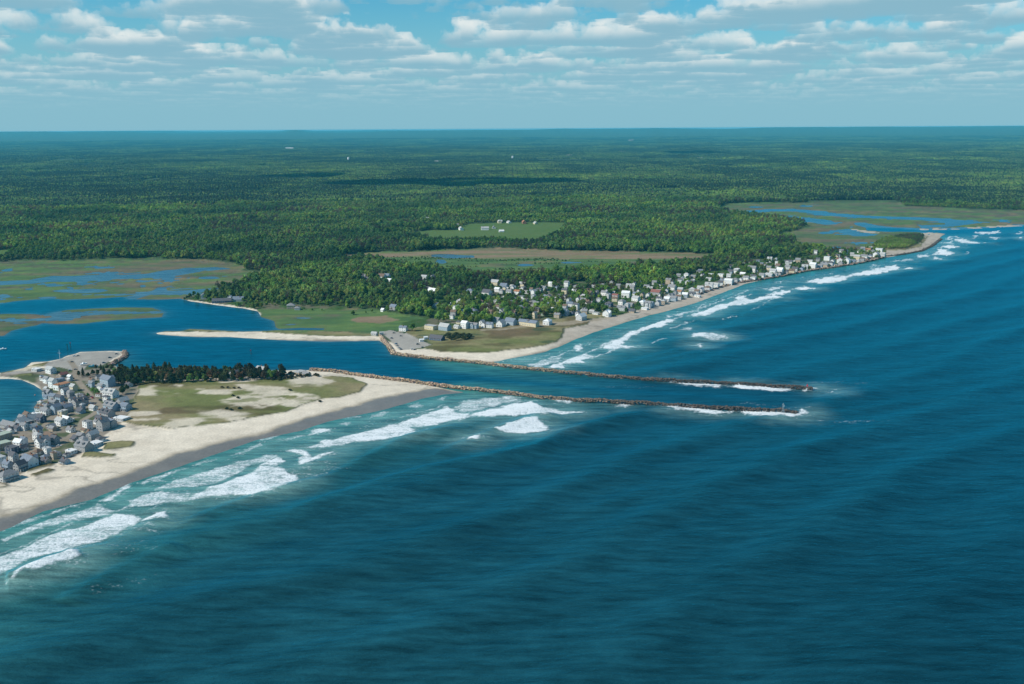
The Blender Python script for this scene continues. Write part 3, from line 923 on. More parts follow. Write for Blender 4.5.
foam(460, 360, 5.12,
     ([(40, 290), (130, 265), (220, 240), (300, 222), (370, 215), (420, 245), (520, 255), (640, 265), (560, 272), (450, 275), (300, 285), (150, 290)], .90),
     ([(185, 355), (240, 330), (310, 310), (385, 290), (410, 310), (440, 335), (470, 352), (400, 366), (330, 370), (240, 368)], 1.0),
     ([(35, 415), (60, 395), (100, 385), (90, 402)], .95), ([(0, 215), (60, 205), (200, 195), (350, 205), (300, 220), (200, 225), (60, 265), (0, 270)], .6), ([(0, 270), (50, 275), (40, 300), (0, 312)], .8),
     ([(490, 210), (530, 203), (580, 215), (560, 224), (510, 222)], .85), ([(780, 228), (830, 220), (900, 232), (840, 240)], .66), ([(200, 195), (250, 185), (300, 190), (320, 200), (260, 204)], .7),
     ([(560, 132), (700, 128), (900, 125), (1024, 135), (920, 148), (800, 138)], .30))
foam(480, 270, 5.12,
     ([(240, 492), (300, 470), (380, 445), (420, 448), (400, 470), (340, 485), (300, 495)], .6), ([(355, 505), (380, 485), (440, 480), (430, 500), (390, 507)], .9),
     ([(400, 478), (470, 455), (540, 430), (590, 445), (530, 460), (540, 478), (450, 482)], .84), ([(495, 415), (490, 395), (510, 378), (525, 400), (510, 418)], .85),
     ([(620, 402), (660, 375), (720, 345), (780, 310), (870, 285), (920, 262), (975, 252), (980, 262), (930, 290), (850, 305), (780, 330), (740, 365), (720, 385), (810, 395), (760, 402), (690, 405)], .94),
     ([(560, 350), (620, 335), (690, 320), (700, 330)], .5),
     ([(200, 480), (400, 440), (560, 350), (720, 300), (900, 245), (1024, 215), (1024, 250), (880, 290), (760, 330), (660, 375), (600, 410), (480, 440), (380, 480)], .34))
foam(640, 240, 5.12,
     ([(0, 458), (60, 430), (150, 405), (160, 415), (110, 430), (100, 445), (50, 455), (0, 468)], .95), ([(100, 400), (200, 375), (280, 360), (320, 322), (325, 330), (290, 365), (200, 390)], .68),
     ([(260, 392), (310, 365), (400, 335), (480, 315), (490, 290), (520, 282), (560, 305), (640, 290), (700, 265), (760, 255), (770, 265), (700, 285), (740, 300), (640, 305), (560, 325), (470, 340), (400, 360), (340, 390)], .92),
     ([(250, 485), (330, 480), (440, 485), (455, 500), (360, 507), (270, 500)], .78), ([(290, 540), (310, 525), (322, 533), (305, 545)], 1.0),
     ([(635, 255), (700, 240), (745, 238), (680, 260)], .75), ([(190, 455), (260, 448), (260, 460)], .6), ([(780, 252), (840, 237), (900, 250), (850, 258)], .96),
     ([(700, 222), (720, 208), (740, 215)], .85), ([(835, 215), (900, 200), (1024, 180), (1024, 210), (930, 220)], .85),
     ([(400, 290), (600, 235), (780, 200), (1000, 160), (1024, 165), (900, 195), (760, 225), (640, 250), (500, 285)], .46))
foam(820, 220, 5.12,
     ([(0, 325), (0, 300), (80, 295), (200, 265), (330, 240), (390, 228), (410, 250), (350, 265), (270, 280), (190, 285), (130, 295), (140, 305), (90, 320)], .9),
     ([(420, 252), (450, 240), (470, 250)], .92), ([(590, 178), (600, 155), (630, 148), (650, 160), (700, 172), (640, 180)], .96), ([(485, 185), (520, 176), (570, 183), (520, 194)], .8),
     ([(575, 200), (600, 188), (620, 203)], .95), ([(630, 140), (660, 128), (710, 138), (670, 147)], .88), ([(690, 105), (720, 90), (770, 110), (860, 120), (740, 120)], .8), ([(640, 120), (660, 110), (690, 125)], .8),
     ([(790, 60), (860, 60), (900, 55), (920, 65), (860, 72), (800, 70)], .8), ([(1000, 95), (1034, 86), (1034, 100)], .95), ([(980, 65), (1034, 60), (1034, 73)], .65), ([(860, 85), (920, 88), (900, 99)], .65),
     ([(760, 80), (820, 80), (800, 91)], .65), ([(640, 100), (650, 85), (690, 80), (680, 95)], .75), ([(240, 255), (300, 225), (270, 250)], .55), ([(260, 240), (275, 226), (290, 240)], .8), ([(380, 212), (470, 198), (475, 211)], .55),
     ([(460, 190), (640, 95), (760, 80), (800, 120), (650, 150), (600, 190), (480, 215)], .36))
foam(640, 350, 3.938,
     ([(112, 124), (150, 116), (220, 130), (330, 138), (310, 147), (180, 138)], .97), ([(365, 144), (385, 128), (420, 140), (520, 148), (640, 156), (560, 163), (440, 155)], .97),
     ([(660, 150), (700, 146), (692, 159), (640, 164)], .93), ([(715, 164), (770, 157), (760, 165)], .75), ([(105, 230), (125, 216), (180, 220), (260, 233), (400, 243), (300, 248), (160, 238)], .97),
     ([(405, 242), (440, 233), (560, 250), (610, 253), (640, 236), (657, 248), (620, 262), (520, 265), (420, 253)], .97),
     ([(380, 208), (450, 204), (560, 221), (660, 227), (755, 245), (700, 240), (560, 229)], .44), ([(620, 264), (750, 273), (1000, 281), (860, 287), (720, 280)], .44), ([(540, 130), (700, 121), (840, 124), (1024, 150), (860, 137), (700, 129)], .36))

CRESTS = [(pts(q), hgt) for q, hgt in (
    ([(60, 602), (76, 593), (117, 571), (156, 555.7), (180, 544)], 1.3), ([(169, 533), (198, 518), (239, 502), (280, 488), (329, 476.6), (353, 466), (382, 452), (409, 438), (441, 430.5), (480, 425)], 1.4),
    ([(270, 524), (316, 503), (368, 485), (427, 468), (460, 461.6), (499, 456.7), (538, 448), (569, 433), (597, 423.5), (626, 416.6), (659, 412.7)], 1.5),
    ([(425, 460), (460, 444), (485, 434), (500, 428), (538, 415), (560, 412)], 1.6), ([(1, 583), (40, 566), (79, 551), (110, 545), (150, 524), (170, 513)], 1.0),
    ([(5, 578), (16, 576), (52, 560), (80, 551)], 1.2), ([(600, 373), (625, 364), (660, 354), (700, 345)], 0.9), ([(640, 365), (680, 356), (740, 342), (785, 330)], 0.9),
    ([(700, 320), (740, 315), (790, 303), (830, 298)], 0.8), ([(725, 326), (745, 318), (752, 312)], 1.0), ([(560, 520), (620, 497), (700, 470), (780, 450), (860, 436)], 0.45), ([(640, 560), (665, 540), (700, 522), (760, 505)], 0.5),
    ([(860, 320), (920, 305), (980, 292), (1040, 284)], 0.5), ([(880, 350), (950, 338), (1040, 325)], 0.4), ([(700, 440), (780, 425), (860, 408), (960, 395)], 0.4))]


def build_sea():
    deps = np.radians(np.concatenate([np.arange(36, 31.5, -0.09), np.arange(31.5, 4.0, -0.047), np.arange(4.0, 3.0, -0.1)]))
    X, Y, nr, nc = polar(deps, AZ)
    land = np.maximum(np.maximum(sdist(SPIT, X, Y, 700), sdist(MAIN, X, Y, 700)), sdist(ISLET, X, Y, 200))
    off = np.maximum(-land, 0)
    ocean = sstep(-25, 30, sdist(OCEAN, X, Y, 200))
    fm = np.zeros(X.size, dtype=F32); aer = np.zeros(X.size, dtype=F32)
    rr = np.hypot(X, Y) / 900.0
    wx = X + 4.0 * rr * (fbm(X, Y, 11, 4, 101) - 0.5) * 2; wy = Y + 7.0 * rr * (fbm(X, Y, 11, 4, 102) - 0.5) * 2
    streak = fbm(X * 0.8 + Y * 0.3, Y * 0.8 - X * 0.3, 16, 3, 103)
    streak2 = fbm(X * 0.25, Y, 13, 3, 109)
    brk = fbm(X * 0.7 + Y * 0.35, Y * 0.7 - X * 0.35, 10, 4, 131)
    for p, k in FOAM:
        k = min(k, 0.93) if k > 0.5 else k * 0.62
        s = sdist(p, wx, wy, 46)
        if k > 0.45:
            aer = np.maximum(aer, sstep(-44, 4, s) * k)
        w = sstep(-4.0, 3.2, s) if k > 0.6 else sstep(-5.5, 3.5, s)
        fm = np.maximum(fm, sstep(-17, -1, s) * min(0.42 * k, 0.34) * (0.55 + 0.9 * (streak2 - 0.35)))
        fm = np.maximum(fm, w * k * (0.88 + 0.22 * (streak - 0.5) * 2) * (0.74 + 0.52 * brk))
    # broken lines of surf running along the open northern beach
    offN = np.maximum(-sdist(MAIN, wx, wy, 200), 0)
    for o0, wd, gate, kk, sd2 in ((8, 4, .30, .62, 121), (24, 5, .38, .66, 123), (44, 6, .44, .66, 125), (70, 6, .50, .62, 127), (100, 5, .56, .55, 129)):
        cen = o0 + 14 * (fbm(X, Y, 120, 2, sd2) - .5)
        ln = np.clip(1 - np.abs(offN - cen) / wd, 0, 1) * sstep(gate, gate + .12, fbm(X, Y, 70, 2, sd2 + 1)) * sstep(-20, 60, X) * ocean
        fm = np.maximum(fm, ln * kk)
    offS = np.maximum(-sdist(SPIT, wx, wy, 200), 0)
    for o0, wd, gate, kk, sd2 in ((5, 2.5, .28, .50, 151), (15, 3, .34, .52, 153), (30, 4, .40, .50, 155), (52, 5, .42, .46, 157)):
        cen = o0 + 10 * (fbm(X, Y, 150, 2, sd2) - .5)
        ln = np.clip(1 - np.abs(offS - cen) / wd, 0, 1) * sstep(gate, gate + .14, fbm(X, Y, 90, 2, sd2 + 1)) * ocean
        fm = np.maximum(fm, ln * kk)
    # thin swash line along the open beaches
    sw = np.clip(1 - np.abs(off - 1.0) / 1.6, 0, 1) * ocean * 0.7 * sstep(0.3, 0.55, fbm(X, Y, 40, 2, 107))
    fm = np.clip(np.maximum(fm, sw), 0, 1)
    # swell
    warp = 60 * (fbm(X, Y, 420, 2, 111) - 0.5)
    ph1 = (X * 0.66 - Y * 0.75 + warp * 1.5) / 104.0
    ph2 = (X * 0.38 - Y * 0.92 + warp * 0.6) / 47.0
    am = 0.35 + 1.3 * fbm(X, Y, 260, 2, 113)
    am2 = 0.2 + 1.5 * fbm(X, Y, 150, 2, 117)
    zz = 1.55 * am * (np.sin(2 * np.pi * ph1) - 0.28 * np.cos(4 * np.pi * ph1)) + 0.30 * am2 * np.sin(2 * np.pi * ph2)
    zz = zz * ocean * sstep(20, 160, off)
    for line, hgt in CRESTS:
        dd, side, par = ldist(line, X, Y, 40)
        sgn = dd * side
        prof = np.where(sgn > 0, np.exp(-(sgn / 8.0) ** 2), np.exp(-(sgn / 16.0) ** 2)) * (dd < 39)
        zz = zz + 1.7 * hgt * prof * sstep(0, 0.12, par) * sstep(0, 0.12, 1 - par)
    zz = zz + 0.5 * fm * sstep(4, 25, off)
    # the water's own colour by depth
    deep = np.array((0.0002, 0.020, 0.046), dtype=F32)
    mid = np.array((0.0006, 0.052, 0.074), dtype=F32)
    shal = np.array((0.046, 0.180, 0.155), dtype=F32)
    est = np.array((0.0010, 0.062, 0.104), dtype=F32)
    t1 = np.exp(-off / 170.0)[:, None]
    t2 = np.exp(-np.maximum(off - 12, 0) / (115.0 - 40.0 * sstep(-300.0, 500.0, X)))[:, None]
    oc = deep * (1 - t1) + mid * t1
    oc = oc * (1 - 0.92 * t2) + shal * 0.92 * t2
    t3 = sstep(140, 620, off + 120 * (fbm(X, Y, 300, 2, 119) - .5))[:, None]
    oc = oc * (1 - 0.8 * t3) + np.array((0.0001, 0.0055, 0.024), dtype=F32) * 0.8 * t3
    et2 = np.exp(-off / 9.0)[:, None] * 0.45
    ec = est * (1 - et2) + np.array((0.06, 0.14, 0.14), dtype=F32) * et2
    shoalbay = sstep(-10, 30, sdist(pts([(-300, 450), (-300, 386), (0, 382), (30, 386), (41, 393), (38, 404), (30, 414), (0, 427)]), X, Y, 60))[:, None]
    ec = ec * (1 - 0.55 * shoalbay) + np.array((0.030, 0.120, 0.125), dtype=F32) * 0.55 * shoalbay
    eddy = sstep(-5, 25, sdist(ell(133, 363, 22, 5), X, Y, 60))[:, None]
    ec = ec * (1 - 0.4 * eddy) + np.array((0.03, 0.13, 0.13), dtype=F32) * 0.4 * eddy
    inl = sstep(-8, 8, land)[:, None]
    ec = ec * (1 - inl) + np.array((0.085, 0.135, 0.150), dtype=F32) * inl
    o = sstep(-75, -35, sdist(OCEAN, X, Y, 200))[:, None]
    C = ec * (1 - o) + oc * o
    aer = (aer ** 1.3 * (0.45 + 0.9 * (streak2 - 0.2)))
    wash = (1 - sstep(4, 52, off)) * (0.35 + 1.0 * (fbm(X * .5 + Y * .2, Y, 14, 3, 141) - .2))
    haze = np.clip(np.maximum(aer * 0.9, wash * 0.85) * ocean, 0, 0.85)[:, None]          # aerated, sandy water under and around the foam
    C = C * (1 - haze) + np.array((0.200, 0.330, 0.290), dtype=F32) * haze
    C4 = np.ones((X.size, 4), dtype=F32); C4[:, :3] = C
    chop = 0.18 + 0.82 * ocean
    faces = grid_faces(nr, nc)
    wat = np.full(X.size, -20.0, dtype=F32)
    for p in WATERS:
        wat = np.maximum(wat, sdist(p, X, Y, 20))
    keep = (land[faces].min(1) < 60) | (wat[faces].max(1) > -18)
    faces = faces[keep]
    used, inv = np.unique(faces.ravel(), return_inverse=True)
    V = np.stack([X, Y, zz], 1)[used]
    me = mesh_np('sea', V, inv.reshape(-1, 4), [M_SEA], True, {'albedo': ('FLOAT_COLOR', 'POINT', C4[used]), 'foam': ('FLOAT', 'POINT', fm[used]), 'chop': ('FLOAT', 'POINT', chop[used])})
    link('sea', me, kind='structure')


build_sea()

# ------------------------------------------------------------------ trees
def ico(sub=1):
    import bmesh
    bm = bmesh.new()
    bmesh.ops.create_icosphere(bm, subdivisions=sub, radius=1.0)
    V = np.array([v.co[:] for v in bm.verts]); Fc = np.array([[v.index for v in f.verts] for f in bm.faces])
    bm.free()
    return V, Fc


ICO1 = ico(1); ICO2 = ico(2)


def tri_mesh(name, parts, mat, smooth=False):
    """parts: list of (V, F, colour rows) -> one mesh of triangles with a 'tint' colour per point."""
    vs = []; fs = []; cs = []; b = 0
    for V, Fc, c in parts:
        vs.append(V); fs.append(Fc + b); b += len(V)
        c = np.asarray(c, dtype=F32)
        cs.append(np.tile(c, (len(V), 1)) if c.ndim == 1 else c)
    C = np.ones((b, 4), dtype=F32); C[:, :3] = np.concatenate(cs)
    return mesh_np(name, np.concatenate(vs), np.concatenate(fs), [mat], smooth, {'tint': ('FLOAT_COLOR', 'POINT', C)})


def leaf_tris(rng, centres, normals, size):
    n = len(centres)
    a = np.cross(normals, rng.normal(size=(n, 3))); a /= np.linalg.norm(a, axis=1, keepdims=True) + 1e-9
    b = np.cross(normals, a)
    s = (size * rng.uniform(0.7, 1.35, n))[:, None]
    V = np.stack([centres + a * s, centres - 0.5 * a * s + 0.87 * b * s, centres - 0.5 * a * s - 0.87 * b * s], 1).reshape(-1, 3)
    return V, np.arange(3 * n).reshape(-1, 3)


GREENS = [(2.15 * g[0], 2.3 * g[1], 1.85 * g[2]) for g in ((0.060, 0.100, 0.020), (0.046, 0.085, 0.022), (0.082, 0.115, 0.026), (0.030, 0.062, 0.024), (0.105, 0.125, 0.034), (0.052, 0.086, 0.030),
                                              (0.088, 0.088, 0.044), (0.038, 0.074, 0.020))]


def broadleaf_crown(seed, col, leaves=60, bare=False):
    rng = np.random.default_rng(seed)
    parts = []
    R = rng.uniform(3.6, 5.0); H = rng.uniform(8.5, 12.5)
    nl = int(rng.integers(6, 9))
    lobes = [(np.array([0, 0, H * 0.66]), R * 0.72)]
    for i in range(nl):
        a = 2 * math.pi * i / nl + rng.uniform(-.4, .4)
        zr = rng.uniform(0.30, 0.82)
        rr = R * (0.62 if zr < 0.6 else 0.42)
        lobes.append((np.array([rr * math.cos(a), rr * math.sin(a), H * zr]), R * rng.uniform(0.36, 0.56)))
    lobes.append((np.array([rng.uniform(-1, 1), rng.uniform(-1, 1), H * 0.88]), R * 0.42))
    for c, r in lobes:
        k = rng.uniform(0.72, 1.28)
        cc = np.array(col) * k * np.array([rng.uniform(.85, 1.2), 1, rng.uniform(.85, 1.15)])
        if not bare:
            V = ICO1[0] * r * 0.80 * (1 + 0.28 * rng.normal(size=(12, 1))) * np.array([1, 1, 0.9]) + c
            parts.append((V, ICO1[1], cc * 0.85))
        n = leaves if not bare else leaves // 2
        dirs = rng.normal(size=(n, 3)); dirs /= np.linalg.norm(dirs, axis=1, keepdims=True)
        cen = c + dirs * r * rng.uniform(0.72, 1.12, (n, 1)) * np.array([1, 1, 0.9])
        nor = dirs + 0.7 * rng.normal(size=(n, 3)); nor /= np.linalg.norm(nor, axis=1, keepdims=True)
        V, Fc = leaf_tris(rng, cen, nor, 0.62 if not bare else 0.42)
        parts.append((V, Fc, np.repeat(cc * rng.uniform(0.75, 1.3, (n, 1)), 3, axis=0)))
    return parts, H, R


def pine_crown(seed, col, leaves=200):
    rng = np.random.default_rng(seed)
    parts = []
    H = rng.uniform(9.5, 13.5); R = rng.uniform(2.6, 3.8)
    n = leaves
    cen = []; nor = []
    tiers = 8
    for i in range(n):
        t = rng.integers(0, tiers) / (tiers - 1)
        zc = H * (0.14 + 0.84 * t) + rng.normal() * 0.28
        rad = R * 1.25 * (1 - t ** 1.6) ** 0.8 * math.sqrt(rng.uniform(0.15, 1.1)) + 0.25
        a = rng.uniform(0, 2 * math.pi)
        cen.append((rad * math.cos(a), rad * math.sin(a), zc - rad * 0.18)); nor.append((0.5 * math.cos(a), 0.5 * math.sin(a), 0.8))
    cen = np.array(cen); nor = np.array(nor) + 0.35 * rng.normal(size=(n, 3)); nor /= np.linalg.norm(nor, axis=1, keepdims=True)
    V, Fc = leaf_tris(rng, cen, nor, 0.85)
    c = np.array(col)
    parts.append((V, Fc, np.repeat(c * rng.uniform(0.65, 1.35, (n, 1)), 3, axis=0)))
    m = 7
    ang = np.arange(m) * 2 * math.pi / m
    for t0, t1 in ((0.1, 0.5), (0.4, 0.78), (0.68, 1.0)):
        r0 = R * 1.1 * (1 - t0 ** 1.5) ** 0.8 * 0.8
        V = np.concatenate([np.stack([r0 * np.cos(ang) * (1 + .25 * rng.normal(size=m)), r0 * np.sin(ang) * (1 + .25 * rng.normal(size=m)), np.full(m, H * t0)], 1), [[0, 0, H * t1]]])
        parts.append((V, np.array([[i, (i + 1) % m, m] for i in range(m)]), c * 0.75))
    return parts, H, R


def trunk_mesh(name, H, R, seed, pine=False):
    rng = random.Random(seed)
    mb = MB()
    r = 0.24 if pine else 0.3
    mb.tube((0, 0, -0.8), (0.1, 0, H * 0.3), r * 1.25, r, 7)
    mb.tube((0.1, 0, H * 0.3), (rng.uniform(-.3, .3), rng.uniform(-.3, .3), H * (0.92 if pine else 0.7)), r, r * 0.3, 6)
    if not pine:
        for i in range(4):
            a = i * 1.57 + rng.uniform(-.5, .5)
            z0 = H * rng.uniform(0.22, 0.42)
            mb.tube((0.05, 0, z0), (R * 0.55 * math.cos(a), R * 0.55 * math.sin(a), z0 + H * 0.25), r * 0.5, r * 0.15, 5)
    return mb.mesh(name, [plain('bark', (0.085, 0.065, 0.05), 0.95)])


BROAD = []; PINE = []
GM = np.array(GREENS).mean(0)
for i, g in enumerate(GREENS):
    g = tuple((0.78 * np.array(g) + 0.22 * GM) * 1.18)
    p, H, R = broadleaf_crown(100 + i, g)
    BROAD.append((tri_mesh('broadleaf_crown', p, M_LEAF), trunk_mesh('broadleaf_trunk', H, R, i), H, R))
p, H, R = broadleaf_crown(150, (0.115, 0.085, 0.060), 70, True)
BARE = (tri_mesh('bare_crown', p, M_LEAF), trunk_mesh('bare_trunk', H, R, 77), H, R)
BROAD.append(BARE)
for i, g in enumerate([(0.036, 0.060, 0.026), (0.052, 0.076, 0.032), (0.070, 0.078, 0.038), (0.030, 0.052, 0.026)]):
    if i == 3:
        p, H, R = pine_crown(200 + i, g)
    else:
        p, H, R = broadleaf_crown(240 + i, g, 70)
        p = [(V * np.array([0.82, 0.82, 1.05]) - np.array([0, 0, 1.2]), Fc, c) for V, Fc, c in p]
    PINE.append((tri_mesh('pine_crown', p, M_LEAF), trunk_mesh('pine_trunk', H, R, 20 + i, True), H, R))
RUSTY = []
for i, g in enumerate([(0.098, 0.064, 0.044), (0.085, 0.068, 0.044)]):
    p, H, R = broadleaf_crown(230 + i, g, 55)
    RUSTY.append((tri_mesh('rusty_crown', p, M_LEAF), trunk_mesh('rusty_trunk', H, R, 40 + i), H, R))
SHRUB = []
for i, g in enumerate([(0.040, 0.055, 0.025), (0.060, 0.070, 0.030), (0.075, 0.060, 0.040)]):
    p, H, R = broadleaf_crown(260 + i, g, 40)
    p = [(V * np.array([0.55, 0.55, 0.30]) - np.array([0, 0, 0.5]), Fc, c) for V, Fc, c in p]
    SHRUB.append((tri_mesh('shrub_crown', p, M_LEAF), None, H * .3, R * .55))

CROWN_OBJ = {}


def tree(kind, var, x, y, scale, label, group, cat='tree', name='broadleaf_tree', z=None):
    crown, trunk, H, R = var
    rt = empty(name, (x, y, z_at(x, y) if z is None else z), random.uniform(0, 6.28), label=label, category=cat, group=group)
    rt.scale = (scale, scale, scale * random.uniform(0.9, 1.12))
    c = link('crown', crown, rt)
    CROWN_OBJ.setdefault(crown.name, c)
    if trunk is not None:
        link('trunk', trunk, rt)
    return rt


def jitter_points(poly, step, seed):
    rng = np.random.default_rng(seed)
    lo = poly.min(0); hi = poly.max(0)
    gx, gy = np.meshgrid(np.arange(lo[0], hi[0], step), np.arange(lo[1], hi[1], step))
    x = gx.ravel() + rng.uniform(-.42, .42, gx.size) * step; y = gy.ravel() + rng.uniform(-.42, .42, gx.size) * step
    m = sdist(poly, x, y, 20) > 0
    return x[m], y[m]

# ------------------------------------------------------------------ houses
WALLC = {'w': ('white', (0.74, 0.73, 0.70)), 'c': ('cream', (0.62, 0.53, 0.36)), 'g': ('grey shingled', (0.33, 0.325, 0.32)), 'b': ('blue-grey', (0.30, 0.37, 0.43)),
         't': ('tan', (0.40, 0.32, 0.23)), 'n': ('navy', (0.06, 0.085, 0.14)), 'r': ('rust-brown', (0.26, 0.13, 0.09)), 'l': ('pale grey', (0.50, 0.50, 0.49)), 'e': ('sage green', (0.30, 0.36, 0.28))}
ROOFC = {'d': ('dark', (0.10, 0.10, 0.112)), 'm': ('grey', (0.23, 0.23, 0.235)), 'b': ('brown', (0.17, 0.115, 0.085)), 'o': ('orange-brown', (0.33, 0.16, 0.085)),
         'l': ('pale grey', (0.40, 0.40, 0.39)), 'e': ('greenish', (0.36, 0.41, 0.33)), 'w': ('white', (0.70, 0.70, 0.69)), 's': ('slate blue', (0.17, 0.20, 0.245)), 'r': ('reddish', (0.24, 0.10, 0.085))}
M_TRIM = plain('white_trim', (0.76, 0.76, 0.74), 0.6, 0.06)
M_GLASS = plain('window_glass', (0.03, 0.04, 0.05), 0.08, 0.1, spec=0.6)
M_BRICK = plain('chimney_brick', (0.25, 0.12, 0.08))
M_DECK = plain('deck_boards', (0.30, 0.26, 0.21))


def wall_m(k):
    return plain('clapboard_' + WALLC[k][0].replace(' ', '_'), WALLC[k][1], 0.75, 0.14, 0.5)


def roof_m(k):
    return plain('shingles_' + ROOFC[k][0].replace(' ', '_'), ROOFC[k][1], 0.9, 0.22, 0.9)


_mb = MB(); _mb.box(-.62, -.06, -.78, .62, .05, .78, 0)
_mb.box(-.46, -.085, -.62, .46, -.063, -.04, 1); _mb.box(-.46, -.085, .04, .46, -.063, .62, 1)
WIN_ME = _mb.mesh('window', [M_TRIM, M_GLASS])
_mb = MB(); _mb.box(-1.0, -.06, -.7, 1.0, .05, .7, 0)
_mb.box(-.86, -.085, -.56, -.05, -.063, .56, 1); _mb.box(.05, -.085, -.56, .86, -.063, .56, 1)
WIN2_ME = _mb.mesh('window', [M_TRIM, M_GLASS])
_mb = MB(); _mb.box(-.55, -.05, 0, .55, .05, 2.15, 0); _mb.box(-.3, -.075, 1.2, .3, -.053, 1.95, 1)
DOOR_ME = _mb.mesh('door', [plain('door_paint', (0.22, 0.10, 0.08)), M_GLASS])


def roof_gable(mb, L, W, H, rise, ov=0.45, th=0.22, y0=0.0):
    hw = W / 2 + ov; hl = L / 2 + ov
    drop = rise * ov / (W / 2)
    for s in (-1, 1):
        P = [(-hl, s * hw, H - drop), (hl, s * hw, H - drop), (hl, 0, H + rise), (-hl, 0, H + rise)]
        if s > 0:
            P = [P[1], P[0], P[3], P[2]]
        mb.hull8([(a, b + y0, c) for a, b, c in P] + [(a, b + y0, c + th) for a, b, c in P])


def roof_hip(mb, L, W, H, rise, ov=0.45, th=0.2):
    hw = W / 2 + ov; hl = L / 2 + ov; r = max(L / 2 - W / 2, 0.4)
    for zo in (0,):
        A = [(-hl, -hw, H - .1), (hl, -hw, H - .1), (hl, hw, H - .1), (-hl, hw, H - .1)]
        T = [(-r, 0, H + rise), (r, 0, H + rise)]
        up = lambda p: (p[0], p[1], p[2] + th)
        A2 = [up(p) for p in A]; T2 = [up(p) for p in T]
        mb.face([A2[0], A2[1], T2[1], T2[0]]); mb.face([A2[2], A2[3], T2[0], T2[1]])
        mb.face([A2[1], A2[2], T2[1]]); mb.face([A2[3], A2[0], T2[0]])
        for i in range(4):
            j = (i + 1) % 4
            mb.face([A[i], A[j], A2[j], A2[i]])
        mb.face([A[3], A[2], A[1], A[0]])


def wall_box(mb, L, W, H, rise, x0=0.0, y0=0.0, gable=True, m=0):
    """Box with gable ends at +-x (ridge along x), footing below ground."""
    l = L / 2; w = W / 2; zb = -1.6
    mb.face([(x0 - l, y0 - w, zb), (x0 + l, y0 - w, zb), (x0 + l, y0 - w, H), (x0 - l, y0 - w, H)], m)
    mb.face([(x0 + l, y0 + w, zb), (x0 - l, y0 + w, zb), (x0 - l, y0 + w, H), (x0 + l, y0 + w, H)], m)
    for s in (-1, 1):
        P = [(x0 + s * l, y0 + s * -w, zb), (x0 + s * l, y0 + s * w, zb), (x0 + s * l, y0 + s * w, H)]
        if gable:
            P.append((x0 + s * l, y0, H + rise - 0.03))
        P.append((x0 + s * l, y0 + s * -w, H))
        mb.face(P, m)


HOUSE_N = 0


